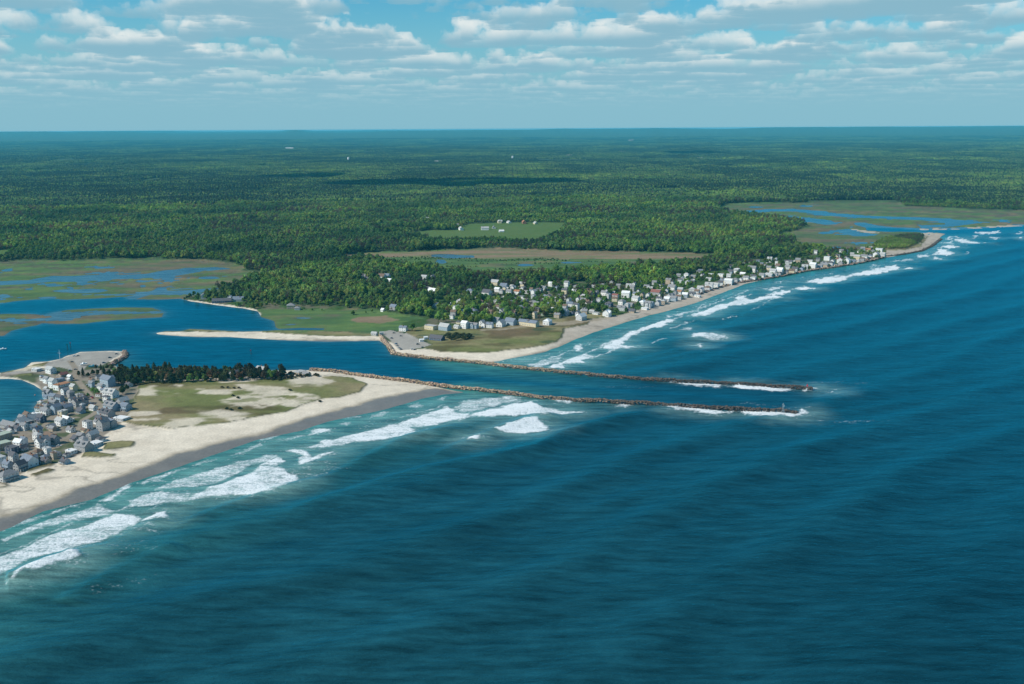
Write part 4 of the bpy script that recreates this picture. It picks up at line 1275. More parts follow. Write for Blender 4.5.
def house(x, y, L, W, st, typ, wc, rc, rz, rng, detail=2, label='', group='', name='house', cat='house'):
    """typ: g gable, h hip, c cross-gabled, d dormered gable, f flat roof, p gable with porch."""
    z = z_at(x, y)
    rt = empty(name, (x, y, z), rz, label=label, category=cat, group=group)
    H = 0.5 + 2.75 * st
    rise = W / 2 * rng.uniform(0.62, 0.92)
    wm = wall_m(wc); rm = roof_m(rc)
    wb = MB(); rb = MB()
    wins = []

    def row(face, n, zc, two=False):
        span = (L if face in 'fb' else W)
        for i in range(n):
            u = -span / 2 + span * (i + 0.5) / n
            if face == 'f':
                wins.append((u, -W / 2 - .05, zc, 0, two))
            elif face == 'b':
                wins.append((u, W / 2 + .05, zc, math.pi, two))
            elif face == 'r':
                wins.append((L / 2 + .05, u, zc, math.pi / 2, two))
            else:
                wins.append((-L / 2 - .05, u, zc, -math.pi / 2, two))

    if typ == 'f':
        wall_box(wb, L, W, H, 0, gable=False)
        rb.box(-L / 2 - .3, -W / 2 - .3, H, L / 2 + .3, W / 2 + .3, H + .28)
        rb.box(-L / 2 + 1.2, -W / 2 + 1.0, H + .282, -L / 2 + 2.8, -W / 2 + 2.4, H + 1.1)
    elif typ == 'h':
        wall_box(wb, L, W, H, 0, gable=False)
        roof_hip(rb, L, W, H, rise * 0.85)
    else:
        wall_box(wb, L, W, H, rise)
        roof_gable(rb, L, W, H, rise)
    if typ == 'c':
        w2 = L * rng.uniform(0.38, 0.5); r2 = w2 / 2 * 0.8; ext = rng.uniform(1.4, 2.6)
        xo = rng.uniform(-.2, .2) * L
        s = rng.choice((-1, 1))
        # wing pointing to +-y, its ridge along y
        l = W / 2 + ext
        for sx in (-1, 1):
            P = [(xo + sx * w2 / 2, s * W / 4, -1.6), (xo + sx * w2 / 2, s * l, -1.6), (xo + sx * w2 / 2, s * l, H - .02), (xo + sx * w2 / 2, s * W / 4, H - .02)]
            wb.face(P if sx * s > 0 else P[::-1])
        P = [(xo - w2 / 2, s * l, -1.6), (xo + w2 / 2, s * l, -1.6), (xo + w2 / 2, s * l, H - .02), (xo, s * l, H + r2 - .04), (xo - w2 / 2, s * l, H - .02)]
        wb.face(P if s < 0 else P[::-1])
        for sx in (-1, 1):
            a = (xo + sx * (w2 / 2 + .35), s * (l + .4), H - .3); b = (xo + sx * (w2 / 2 + .35), s * 0.6, H - .3)
            c = (xo, s * 0.6, H + r2 + .03); d = (xo, s * (l + .4), H + r2 + .03)
            Q = [a, b, c, d] if sx * s > 0 else [b, a, d, c]
            rb.hull8(Q + [(p[0], p[1], p[2] + .2) for p in Q])
        if detail:
            for zz in ([1.9, 4.6] if st > 1 else [1.9]):
                wins.append((xo, s * (l + .05), zz, 0 if s < 0 else math.pi, True))
    wb.build('wall', [wm], rt)
    roof = rb.build('roof', [rm], rt)
    if typ == 'd':
        for s in (-1, 1):
            for u in ((-.24, .24) if detail > 1 else (0.0,)):
                mb = MB()
                dw = 1.9; zb = H + rise * 0.22; zt = H + rise * 0.78; yb = W / 2 * 0.80
                mb.box(u * L - dw / 2, min(s * yb, s * .5), zb, u * L + dw / 2, max(s * yb, s * .5), zt, 0)
                mb.box(u * L - dw / 2 - .2, min(s * (yb + .25), s * .3), zt + .003, u * L + dw / 2 + .2, max(s * (yb + .25), s * .3), zt + .2, 1)
                yy = s * (yb + .02)
                mb.box(u * L - .55, min(yy, yy + s * .04), zb + .45, u * L + .55, max(yy, yy + s * .04), zt - .2, 2)
                mb.build('dormer', [wm, rm, M_GLASS], roof)
    if rng.random() < (0.6 if detail > 1 else 0.35) and typ != 'f':
        cx = rng.uniform(-.3, .3) * L; cy = rng.choice((-1, 1)) * W * 0.16
        mb = MB(); mb.box(cx - .42, cy - .42, H + rise * .3, cx + .42, cy + .42, H + rise + .9); mb.box(cx - .5, cy - .5, H + rise + .903, cx + .5, cy + .5, H + rise + 1.05)
        mb.build('chimney', [M_BRICK], roof)
    if typ == 'p' or (detail > 1 and rng.random() < 0.35):
        s = rng.choice((-1, 1)); pd = 2.0
        mb = MB()
        y0, y1 = sorted((s * (W / 2 + .02), s * (W / 2 + pd)))
        mb.box(-L / 2 + .3, y0, -1.2, L / 2 - .3, y1, .42, 0)
        mb.box(-L / 2 + .1, y0, 2.75, L / 2 - .1, y1 + (0.2 if s > 0 else 0), 2.95, 1)
        for u in (-1, -.33, .33, 1):
            xx = u * (L / 2 - .5)
            yy = s * (W / 2 + pd - .25)
            mb.box(xx - .12, yy - .12, .423, xx + .12, yy + .12, 2.747, 2)
        mb.build('porch', [M_DECK, rm, M_TRIM], rt)
    if detail:
        nf = max(2, int(L / 3.2)); ns = max(1, int(W / 3.4))
        for k in range(st):
            zc = 1.95 + 2.75 * k
            row('f', nf, zc); row('l', ns, zc, True)
            if detail > 1:
                row('r', ns, zc)
        if typ not in 'fh' and rise > 2.2:
            wins.append((-L / 2 - .05, 0, H + rise * .35, -math.pi / 2, False))
            wins.append((L / 2 + .05, 0, H + rise * .35, math.pi / 2, False))
        for (wx_, wy_, wz, wr, two) in wins[:14 if detail > 1 else 7]:
            link('window', WIN2_ME if two else WIN_ME, rt, (wx_, wy_, wz), wr)
        if detail > 1:
            link('door', DOOR_ME, rt, (-L / 2 - .05, W * .3, 0.35), -math.pi / 2)
    return rt


ORD = ['', 'first', 'second', 'third', 'fourth', 'fifth', 'sixth', 'seventh', 'eighth', 'ninth', 'tenth', 'eleventh', 'twelfth', 'thirteenth', 'fourteenth', 'fifteenth',
       'sixteenth', 'seventeenth', 'eighteenth', 'nineteenth', 'twentieth']
TENS = {2: 'twent', 3: 'thirt', 4: 'fort', 5: 'fift', 6: 'sixt', 7: 'sevent', 8: 'eight', 9: 'ninet'}


def ordinal(n):
    if n <= 20:
        return ORD[n]
    t, u = divmod(n, 10)
    return TENS[t] + 'ieth' if u == 0 else TENS[t] + 'y-' + ORD[u]


SHAPE = {'g': 'gabled', 'h': 'hip-roofed', 'c': 'cross-gabled', 'd': 'dormered', 'f': 'flat-roofed', 'p': 'gabled'}

# x, y of the house's foot in the photo, width in metres, storeys, type, wall, roof
SOUTH = [(36.5, 370.5, 10, 1, 'f', 'l', 'w'), (51, 372.5, 13, 2, 'g', 'w', 'l'), (63, 376, 12, 1, 'g', 't', 'r'), (59, 380.5, 12, 1, 'f', 'b', 's'), (62, 387.5, 18, 2, 'f', 'w', 'o'),
         (47, 381.5, 9, 2, 'g', 'w', 'm'), (53, 386, 9, 3, 'g', 'w', 'l'), (108, 385.5, 20, 3, 'c', 'b', 's'), (101.5, 390, 9, 2, 'g', 'w', 'm'), (111, 397, 17, 2, 'd', 'w', 'l'), (70, 396, 10, 2, 'h', 'g', 'm'),
         (65.5, 395.5, 8, 3, 'p', 'w', 'm'), (80, 405, 17, 2, 'd', 'g', 'd'), (73, 403.5, 8, 2, 'g', 'l', 'm'), (123, 405.5, 12, 2, 'g', 'g', 'l'), (112, 410, 19, 2, 'd', 'b', 'm'), (126, 410.5, 11, 2, 'p', 'b', 's'),
         (67.5, 411, 11, 2, 'g', 'g', 's'), (81, 412.5, 10, 1, 'g', 'b', 'd'), (66.5, 422, 12, 1, 'g', 'w', 'w'), (61, 425, 11, 2, 'g', 'w', 'l'), (88, 429.5, 9, 3, 'f', 'w', 'm'), (103.5, 430, 11, 3, 'g', 'g', 'm'),
         (112, 427, 10, 2, 'p', 'g', 's'), (121.5, 420.5, 14, 1, 'f', 'l', 'w'), (107.5, 417.5, 16, 2, 'd', 'g', 'd'), (48, 394.5, 10, 2, 'c', 'g', 'm'), (53.5, 399, 10, 2, 'g', 'g', 's'), (60, 400.5, 9, 2, 'g', 'b', 'd'),
         (54, 405, 10, 2, 'g', 'g', 'm'), (49, 408.5, 9, 2, 'h', 'g', 'm'), (41, 408, 11, 1, 'd', 'l', 'b'), (45.5, 414, 11, 2, 'g', 'w', 'm'), (56.5, 413, 10, 3, 'g', 'b', 's'), (63, 415.5, 9, 2, 'f', 'c', 'l'),
         (27, 421.5, 22, 1, 'g', 'b', 'l'), (10, 426, 24, 1, 'g', 'g', 'm'), (35.5, 414.5, 7, 1, 'f', 'w', 'w'), (10, 430, 8, 1, 'g', 'g', 'd'), (17.5, 430, 8, 1, 'g', 'b', 'd'), (24.5, 429.5, 7, 2, 'g', 'w', 'm'), (33, 428.5, 8, 1, 'g', 'w', 'l'),
         (41.5, 421.5, 9, 2, 'g', 'n', 'd'), (2, 439.5, 18, 2, 'f', 't', 'e'), (1, 449, 18, 2, 'f', 't', 'e'), (19.5, 447.5, 10, 2, 'g', 'w', 'w'), (12.5, 453, 11, 2, 'f', 'n', 'd'), (43, 446.5, 12, 2, 'c', 'w', 'm'), (38, 440, 9, 2, 'h', 'w', 'l'),
         (50, 438.5, 13, 1, 'g', 'r', 'b'), (55, 443.5, 8, 2, 'g', 'g', 'd'), (71.5, 453.5, 9, 1, 'f', 'w', 'w'), (56, 456, 9, 1, 'h', 'l', 'm'), (25.5, 460, 7, 1, 'g', 'l', 'm'), (30, 465.5, 15, 2, 'c', 'w', 's'), (1, 466, 9, 3, 'f', 'w', 'l'), (8.5, 469.5, 9, 2, 'g', 'b', 's'),
         (20.5, 470.5, 10, 2, 'g', 'g', 'd'), (45.5, 463.5, 9, 1, 'g', 't', 'd'), (65.5, 463.5, 8, 1, 'g', 'b', 'd'), (8, 480, 16, 2, 'h', 'l', 'm'), (84, 451, 16, 2, 'd', 'g', 'm'), (95, 446, 13, 1, 'f', 'l', 'w'),
         (93, 439.5, 11, 2, 'g', 'g', 'l'), (81, 437.5, 7, 1, 'g', 'l', 'm'), (99.5, 420.5, 8, 1, 'g', 'b', 'd'), (71, 432, 8, 1, 'g', 'w', 'm'), (93.5, 410, 8, 1, 'g', 'w', 'l'), (101, 441.5, 8, 1, 'h', 'w', 'd'), (51, 428.5, 8, 1, 'g', 'g', 'm'),
         (33, 459, 8, 1, 'g', 'l', 'b'), (76, 441, 7, 1, 'g', 'g', 'd'), (38, 434.5, 8, 2, 'g', 'l', 's'), (14, 461, 8, 2, 'g', 'l', 'd'), (-8, 458, 12, 2, 'g', 'w', 'm'), (-10, 474, 12, 2, 'c', 'l', 'm'), (-12, 440, 12, 2, 'g', 'l', 'd'), (-22, 486, 12, 2, 'g', 'w', 'd')]
SPITH = [(235, 377, 13, 2, 'g', 'g', 'd'), (244, 374.5, 11, 2, 'g', 'l', 'm'), (262.5, 373.5, 16, 2, 'c', 'l', 'l'), (276, 375.5, 11, 1, 'h', 'l', 'm'), (299.5, 373, 13, 1, 'f', 't', 'l'), (306.5, 375.5, 9, 1, 'g', 't', 'm'), (129, 386.5, 7, 1, 'g', 'l', 'd')]
NORTH = [(403.5, 331, 12, 2, 'g', 'w', 's'), (431, 330, 18, 2, 'f', 'c', 'l'), (445, 331, 18, 2, 'g', 'b', 's'), (374.5, 334, 9, 1, 'g', 'l', 'm'), (437, 340.5, 22, 1, 'g', 'n', 'd'), (394, 310, 13, 2, 'g', 'g', 's'), (383, 310.5, 6, 1, 'g', 'w', 'w'),
         (437, 307, 15, 1, 'c', 'w', 'l'), (449.5, 305, 12, 1, 'f', 'w', 'w'), (462, 304, 18, 2, 'h', 'w', 'l'), (473, 308.5, 14, 2, 'g', 'n', 'd'), (463, 314.5, 10, 2, 'g', 'c', 'm'), (473, 314, 14, 2, 'h', 'b', 's'), (487, 308, 15, 1, 'g', 'w', 'w'),
         (490, 315, 10, 2, 'g', 't', 'b'), (502, 314.5, 14, 2, 'c', 'w', 'm'), (457, 329, 9, 1, 'g', 'w', 'l'), (465, 329, 11, 3, 'g', 'w', 'm'), (474, 329, 13, 2, 'c', 'b', 'm'), (482, 325.5, 9, 2, 'g', 'w', 'l'), (484.5, 328, 10, 2, 'g', 'w', 'm'),
         (490, 328.5, 10, 2, 'd', 'w', 's'), (501, 327, 14, 2, 'g', 'w', 's'), (511, 325.5, 18, 2, 'g', 'b', 's'), (493, 320.5, 12, 1, 'h', 't', 'b'), (512, 318, 12, 2, 'h', 'l', 'm'), (519.5, 311, 11, 2, 'g', 'w', 'l'),
         (513, 288, 11, 1, 'g', 'l', 'm'), (522.5, 287, 14, 2, 'c', 'c', 'l'), (517.5, 294.5, 12, 2, 'g', 'w', 'o'), (521, 299.5, 12, 2, 'f', 'w', 'm'), (534, 296, 10, 3, 'g', 'w', 'l'), (543.5, 291, 10, 2, 'g', 'w', 'm'), (551.5, 286.5, 12, 2, 'c', 'w', 's'),
         (549, 299.5, 9, 2, 'g', 't', 'm'), (574.5, 294, 9, 2, 'g', 'w', 'w'), (514, 301, 9, 1, 'g', 'l', 'l'), (524, 313.5, 15, 2, 'c', 'w', 'd'), (535.5, 307, 14, 2, 'g', 'g', 'm'), (543.5, 303.5, 8, 2, 'g', 'w', 'l'), (552.5, 306, 13, 2, 'h', 'w', 'm'),
         (547.5, 310.5, 11, 1, 'f', 'w', 'w'), (553.5, 313, 10, 2, 'g', 'w', 'w'), (557.5, 318, 10, 2, 'g', 't', 'm'), (565, 315.5, 15, 2, 'd', 'b', 'm'), (570, 307, 11, 2, 'c', 'w', 's'), (576, 309.5, 10, 3, 'g', 'w', 'd'), (587.5, 307, 13, 2, 'g', 'w', 'b'),
         (581.5, 320.5, 16, 2, 'c', 'l', 'm'), (528.5, 326.5, 34, 2, 'd', 'c', 's'), (547.5, 325, 15, 2, 'h', 'w', 'm'), (544, 315.5, 9, 1, 'g', 'e', 'm'), (573, 314.5, 9, 1, 'g', 'n', 'd'),
         (602, 288, 9, 2, 'g', 'w', 'm'), (609, 287.5, 9, 2, 'g', 'w', 'l'), (604.5, 295.5, 12, 2, 'c', 'w', 'm'), (609.5, 297, 9, 1, 'g', 'n', 'd'), (613, 294.5, 8, 1, 'g', 't', 'm'), (615.5, 298.5, 11, 2, 'g', 'w', 'r'), (626, 297.5, 15, 3, 'c', 'w', 'w'),
         (618.5, 288.5, 8, 2, 'g', 'g', 'm'), (586.5, 305, 12, 2, 'g', 'c', 'b'), (593.5, 306, 12, 2, 'g', 'g', 'd'), (600.5, 305, 12, 2, 'g', 'b', 'l'), (609, 306.5, 12, 2, 'h', 'n', 'd'), (615, 301.5, 10, 2, 'g', 'c', 'b'), (622, 304.5, 12, 2, 'h', 'w', 'm'), (630, 306, 12, 1, 'g', 'g', 'm'),
         (621.5, 310.5, 14, 2, 'd', 'l', 'm'), (631.5, 312, 13, 1, 'g', 't', 'd'), (636, 301, 13, 2, 'c', 'w', 'l'), (643, 305, 14, 2, 'h', 'w', 'w'), (645, 309, 11, 1, 'f', 'w', 'w'), (650.5, 306, 11, 2, 'g', 'b', 's'), (607, 316, 15, 2, 'c', 'w', 'm'), (596, 315, 10, 1, 'f', 'w', 'l'),
         (639.5, 284, 8, 1, 'g', 'w', 'l'), (654.5, 285, 9, 2, 'g', 'l', 'm'), (648, 297.5, 10, 2, 'g', 'w', 'm'), (656, 295, 18, 2, 'g', 'g', 'r'), (659, 301, 10, 2, 'g', 'w', 'd'), (667, 301.5, 10, 2, 'g', 'l', 'm'), (672, 290, 15, 2, 'c', 'w', 'm'), (680.5, 292, 10, 2, 'g', 'l', 'm'),
         (670.5, 298.5, 18, 2, 'd', 'l', 'm'), (679.5, 294.5, 9, 2, 'g', 'w', 'o'), (685, 297, 10, 2, 'g', 'b', 'm'), (687.5, 284.5, 10, 2, 'h', 'w', 'm'), (692.5, 292, 12, 2, 'h', 'l', 'l'), (700.5, 290.5, 12, 2, 'g', 'w', 'm'), (709, 288.5, 15, 3, 'd', 'w', 'l'),
         (697.5, 296.2, 11, 1, 'f', 'w', 'w'), (716, 287, 11, 2, 'g', 'w', 'm'), (720.5, 285, 10, 2, 'g', 'w', 'd'), (728.5, 284, 15, 3, 'g', 'w', 'w'), (735.5, 281.5, 13, 2, 'h', 'l', 'm'), (740.5, 281, 11, 2, 'g', 'w', 'l'), (746, 279.5, 12, 2, 'g', 'w', 'm'),
         (693.5, 278, 10, 1, 'g', 't', 'm'), (696, 268, 10, 1, 'g', 'w', 's'), (711, 275.5, 14, 1, 'f', 'w', 'w'), (721, 277, 12, 2, 'f', 'w', 'w'), (730.5, 274, 10, 2, 'g', 'b', 'd'), (737, 271.5, 14, 2, 'f', 'w', 'w'), (743, 275, 11, 1, 'g', 'l', 'm'),
         (752, 272, 18, 3, 'g', 'w', 'm'), (758.5, 271, 14, 2, 'h', 'b', 's'), (762, 277, 11, 2, 'g', 'w', 'm'), (769, 270, 10, 2, 'g', 'c', 'm'), (767.5, 275.5, 12, 2, 'f', 'w', 'w'), (751, 264.5, 11, 2, 'h', 'l', 'm'), (754, 278, 9, 2, 'g', 'w', 'd'),
         (773, 274, 13, 3, 'g', 'w', 'l'), (780, 273, 13, 3, 'c', 'w', 'w'), (788, 269, 12, 2, 'g', 'l', 'm'), (786.5, 273, 9, 2, 'h', 'g', 'd'), (795, 270.5, 12, 2, 'g', 'l', 'd'), (798, 263.5, 11, 3, 'g', 't', 'm'), (805, 268.5, 13, 2, 'd', 'l', 'm'), (813, 267.5, 14, 3, 'g', 'w', 'w'),
         (810, 262.5, 11, 2, 'f', 'w', 'm'), (822.5, 265.5, 13, 2, 'h', 'b', 'm'), (827, 260.5, 13, 3, 'f', 'w', 'w'), (832.5, 264, 13, 3, 'g', 'w', 'm'), (840, 262.5, 14, 3, 'c', 'w', 'r'), (846, 260, 11, 2, 'g', 'l', 'm'), (847.5, 263, 13, 3, 'g', 'w', 'w'),
         (857, 259.5, 14, 3, 'g', 'c', 'm'), (864, 259, 14, 3, 'g', 'w', 'm'), (870, 257.5, 12, 2, 'h', 'w', 's'), (876, 256.5, 15, 3, 'g', 'w', 'm'), (879, 252, 16, 3, 'f', 'w', 'w'), (882.5, 256.5, 12, 3, 'g', 'l', 's'), (868, 252, 12, 2, 'g', 'c', 'o'),
         (846, 253.5, 11, 2, 'g', 'w', 's'), (838, 257.5, 9, 2, 'g', 'l', 'd'), (852, 256, 9, 2, 'g', 'l', 'm'), (818, 261.5, 9, 2, 'g', 'g', 'd'), (790, 264, 10, 2, 'g', 'l', 'd'), (778, 268, 10, 2, 'g', 'g', 'b'), (662, 288, 9, 2, 'g', 'l', 'd'), (583, 299, 9, 2, 'g', 'g', 'm'), (565, 299.5, 9, 2, 'g', 'l', 'd')]
WOODS = [(363, 278.5, 12, 2, 'c', 'w', 'm'), (367, 280, 9, 1, 'g', 'w', 'd'), (382, 279, 12, 2, 'g', 'w', 'b'), (387, 278.5, 10, 2, 'g', 'w', 's'), (389.5, 283, 9, 2, 'g', 'w', 'w'), (393.5, 285, 14, 1, 'g', 'w', 'l'), (408, 286.5, 12, 1, 'f', 'w', 'w'),
         (414.5, 287, 12, 1, 'h', 'l', 'l'), (424.5, 279.5, 11, 2, 'g', 'w', 'l'), (426, 284, 8, 1, 'g', 'c', 'l'), (432.5, 278, 9, 1, 'g', 'w', 'm'), (433, 294, 15, 2, 'c', 'w', 'w'), (429, 291.5, 9, 2, 'g', 'w', 'm'), (417.5, 303, 9, 1, 'g', 'l', 'r'),
         (495, 285, 16, 2, 'c', 'c', 'l'), (487, 295.5, 14, 2, 'c', 'w', 'd'), (497.5, 292, 9, 2, 'g', 'w', 'w'), (470, 294, 12, 2, 'h', 'l', 's'), (504, 289, 12, 2, 'g', 'b', 's')]
FARM = [(204, 298, 12, 2, 'g', 'l', 'm'), (222, 301.5, 32, 1, 'g', 'n', 'd'), (230, 299.5, 8, 2, 'g', 'w', 'w'), (238.5, 300.5, 18, 1, 'g', 'l', 's'), (291, 307.5, 13, 2, 'h', 't', 'm'), (297.5, 308.5, 11, 1, 'h', 'l', 'm')]
INLAND = [(461, 230, 22, 2, 'g', 'w', 'l'), (485, 230, 22, 2, 'g', 'w', 'l'), (494, 228.5, 15, 1, 'g', 'l', 'm'), (501.5, 232, 14, 1, 'g', 'w', 'w'), (499.5, 223, 26, 2, 'c', 'c', 'l'), (509, 223, 20, 1, 'g', 'w', 'l'), (524, 223.5, 26, 2, 'g', 'r', 'o'),
          (535.5, 224, 16, 1, 'g', 'c', 'l'), (425, 220, 24, 2, 'g', 'l', 'l'), (456, 226, 16, 1, 'g', 'l', 'm')]

SHORE_ANG = math.atan2(0.86, 0.51)
HOUSE_XY = []


def place_houses(rows, detail, describe, group, far=False, name='house', angs=None, grow=1.04, front=11):
    """describe(list of dicts) gives each house its words after colour and shape."""
    rng = random.Random(len(rows) * 31 + 5)
    items = []
    for (px, py, L, st, typ, wc, rc) in rows:
        x, y = at(px, py, 2.6 if not far else z_at(*at(px, py)))
        items.append(dict(x=x, y=y, px=px, py=py, L=L, st=st, typ=typ, wc=wc, rc=rc))
    describe(items)
    for it in items:
        ang = (angs(it) if angs else SHORE_ANG) + rng.choice((0, -math.pi / 2, -math.pi / 2)) + math.radians(rng.uniform(-9, 9))
        W = min(max(it['L'] * rng.uniform(0.62, 0.85) * grow, 6 if name != 'shed' else 3.4), 10.5 * grow)
        it['L'] = it['L'] * grow
        dt = detail(it) if callable(detail) else detail
        big = 'small ' if it['L'] < 8.6 else ('long ' if it['L'] > 17 else '')
        lab = f"{big}{WALLC[it['wc']][0]} {SHAPE[it['typ']]} {'cottage' if name == 'shed' else 'house'}, {ROOFC[it['rc']][0]} roof, {it['where']}"
        house(it['x'], it['y'], it['L'], W, it['st'], it['typ'], it['wc'], it['rc'], ang, rng, dt, lab, group, name if name != 'shed' else 'cottage', 'house' if name != 'shed' else 'cottage')
        HOUSE_XY.append((it['x'], it['y'], max(it['L'], W) * 0.55, front))


def d_south(items):
    main = ROADS[0][0]
    for it in items:
        dd, sd, par = ldist(main, np.array([it['x']]), np.array([it['y']]), 400)
        it['side'] = 'bay' if sd[0] > 0 else 'beach'
        it['par'] = it['py']
        if it['px'] < 70 and it['py'] < 452:
            it['side'] = 'bay'
    for s in ('bay', 'beach'):
        for i, it in enumerate(sorted([q for q in items if q['side'] == s], key=lambda q: q['par'])):
            it['where'] = f"{ordinal(i + 1)} below the channel on the {s} side"


def d_north(items):
    for it in items:
        dsh = -1e9
        for p in (MAIN,):
            dsh = sdist(p, np.array([it['x']]), np.array([it['y']]), 600)[0]
        it['row'] = 'seafront row' if dsh < 62 and it['px'] > 575 else ('second row' if dsh < 120 and it['px'] > 575 else ('back lanes' if it['px'] > 575 else ''))
        if not it['row']:
            it['row'] = 'row facing the dunes' if it['py'] > 321 else ('middle rows' if it['py'] > 302 else 'tree-shaded lanes')
    for s in set(q['row'] for q in items):
        for i, it in enumerate(sorted([q for q in items if q['row'] == s], key=lambda q: q['px'])):
            it['where'] = f"{ordinal(i + 1)} along the {s}"


def d_simple(txt):
    def f(items):
        for i, it in enumerate(sorted(items, key=lambda q: q['px'])):
            it['where'] = f"{ordinal(i + 1)} {txt}"
    return f


def sheds():
    rng = random.Random(51)
    have = [(*at(q[0], q[1], 2.6), q[2] * .5) for q in SOUTH]
    rows = []
    vz = Z['village'][0]
    for t in range(5000):
        px = rng.uniform(-4, 118); py = rng.uniform(376, 478)
        x, y = at(px, py, 2.6)
        if sdist(vz, np.array([x]), np.array([y]), 20)[0] < 3 or min(math.hypot(x - a, y - b) - r for a, b, r in have) < 4.6:
            continue
        if any(ldist(l, np.array([x]), np.array([y]), 12)[0][0] < w + 2.8 for l, w in ROADS[:6]) or any(sdist(p, np.array([x]), np.array([y]), 20)[0] > -4 for p in Z['lot']):
            continue
        have.append((x, y, 3))
        rows.append((px, py, rng.uniform(4.5, 7.5), rng.choice((1, 1, 2)), rng.choice('ggfhp'), rng.choice('wwwlltgcb'), rng.choice('llmwmdsb')))
        if len(rows) >= 46:
            break
    return rows


SHEDS = sheds()
place_houses(SHEDS, 1, d_south, 'sheds and cottages between the beach houses', name='shed', front=2)
place_houses(SOUTH, 2, d_south, 'houses of the beach village by the bay', grow=0.93)
place_houses(SPITH, 2, d_simple('among the pines on the spit'), 'houses among the pines on the spit')


def infill():
    rng = random.Random(99)
    poly = pts([(448, 318), (470, 302), (500, 292), (540, 287), (600, 285), (650, 286), (700, 273), (760, 263), (830, 252.5), (878, 250), (884, 256), (859, 263), (806, 269.5), (777, 275.5), (738, 282), (697, 294), (660, 304),
                (617, 315), (590, 319), (540, 321), (480, 327), (448, 329)])
    for i, q in enumerate(NORTH):
        if q[6] in 'ms' and q[2] < 20 and rng.random() < 0.4:
            NORTH[i] = q[:6] + (rng.choice('llw'),)
    have = [at(q[0], q[1], 2.6) for q in NORTH + WOODS]
    rows = []

    def put(x, y, gap, px, py, lo, hi):
        if min((x - a) ** 2 + (y - b) ** 2 for a, b in have) < gap ** 2 or any(ldist(l, np.array([x]), np.array([y]), 12)[0][0] < 7 for l, w in ROADS[6:]):
            return
        have.append((x, y))
        rows.append((px, py, rng.uniform(lo, hi), rng.choice((1, 2, 2, 3)), rng.choice('gghcdpf'), rng.choice('wwwwlllggttbc'), rng.choice('mmlldmsb')))

    front = pts([(640, 309.6), (660, 304.6), (679, 299), (697, 293.6), (718, 286.4), (738, 281.6), (777, 275.4), (806, 269.3), (839, 264.6), (860, 261.5), (884, 255.6)], 2.6)
    for a, b in zip(front[:-1], front[1:]):
        n = max(1, int(np.linalg.norm(b - a) / 6))
        for k in range(n):
            x, y = a + (b - a) * (k / n)
            put(x, y, 14.0, *proj(x, y, 2.6), 9, 12.5)
    for t in range(6000):
        px = rng.uniform(450, 884); py = rng.uniform(249, 328)
        x, y = at(px, py, 2.6)
        if sdist(poly, np.array([x]), np.array([y]), 20)[0] < 4:
            continue
        put(x, y, 15.5, px, py, 7.5, 11.5)
        if len(rows) >= 150:
            break
    return rows


COTTAGES = infill()
place_houses(COTTAGES, lambda it: 1 if it['py'] > 285 else 0, d_north, 'cottages of the village across the channel', name='shed', front=7, grow=0.93)
place_houses(NORTH, lambda it: 1 if it['py'] > 268 else 0, d_north, 'houses of the village across the channel', grow=0.97)
place_houses(WOODS, 1, d_simple('in the wood by the village'), 'houses in the wood behind the village', grow=1.15, front=34)
place_houses(FARM, 1, d_simple('from the marsh point'), 'buildings beside the marsh', front=40, angs=lambda it: 0.12)
place_houses(INLAND, 0, d_simple('along the big green field'), 'buildings by the inland field', far=True, name='farm_building', angs=lambda it: 0.2)
HX = np.array(HOUSE_XY)

# ------------------------------------------------------------------ woods
def free_of_houses(x, y, gap=2.0, front=False):
    ok = np.ones(x.shape, dtype=bool)
    for hx, hy, hr, hf in HOUSE_XY:
        dx = x - hx; dy = y - hy
        ok &= dx ** 2 + dy ** 2 > (hr + gap) ** 2
        if front:                                     # the yard on the side towards the sea is open ground
            q = math.hypot(hx, hy)
            f = -(dx * hx + dy * hy) / q; l = (dx * hy - dy * hx) / q
            ok &= ~((f > 0) & (f < hf) & (np.abs(l) < hr * 0.8))
    return ok


def gn_scatter(obj, sources):
    ng = bpy.data.node_groups.new('trees_on_points', 'GeometryNodeTree')
    ng.interface.new_socket('Geometry', in_out='INPUT', socket_type='NodeSocketGeometry')
    ng.interface.new_socket('Geometry', in_out='OUTPUT', socket_type='NodeSocketGeometry')
    nd = ng.nodes; ln = ng.links
    gi = nd.new('NodeGroupInput'); go = nd.new('NodeGroupOutput')
    join = nd.new('GeometryNodeJoinGeometry')
    for s in reversed(sources):
        oi = nd.new('GeometryNodeObjectInfo')
        oi.transform_space = 'ORIGINAL'
        oi.inputs['Object'].default_value = s
        oi.inputs['As Instance'].default_value = True
        ln.new(oi.outputs['Geometry'], join.inputs[0])
    iop = nd.new('GeometryNodeInstanceOnPoints')
    ln.new(gi.outputs[0], iop.inputs['Points'])
    ln.new(join.outputs[0], iop.inputs['Instance'])
    iop.inputs['Pick Instance'].default_value = True
    for nm, typ, sock in (('variant', 'INT', 'Instance Index'), ('spin', 'FLOAT_VECTOR', 'Rotation'), ('size', 'FLOAT_VECTOR', 'Scale')):
        a = nd.new('GeometryNodeInputNamedAttribute'); a.data_type = typ
        a.inputs['Name'].default_value = nm
        ln.new(a.outputs['Attribute'], iop.inputs[sock])
    ln.new(iop.outputs[0], go.inputs[0])
    md = obj.modifiers.new('trees', 'NODES')
    md.node_group = ng


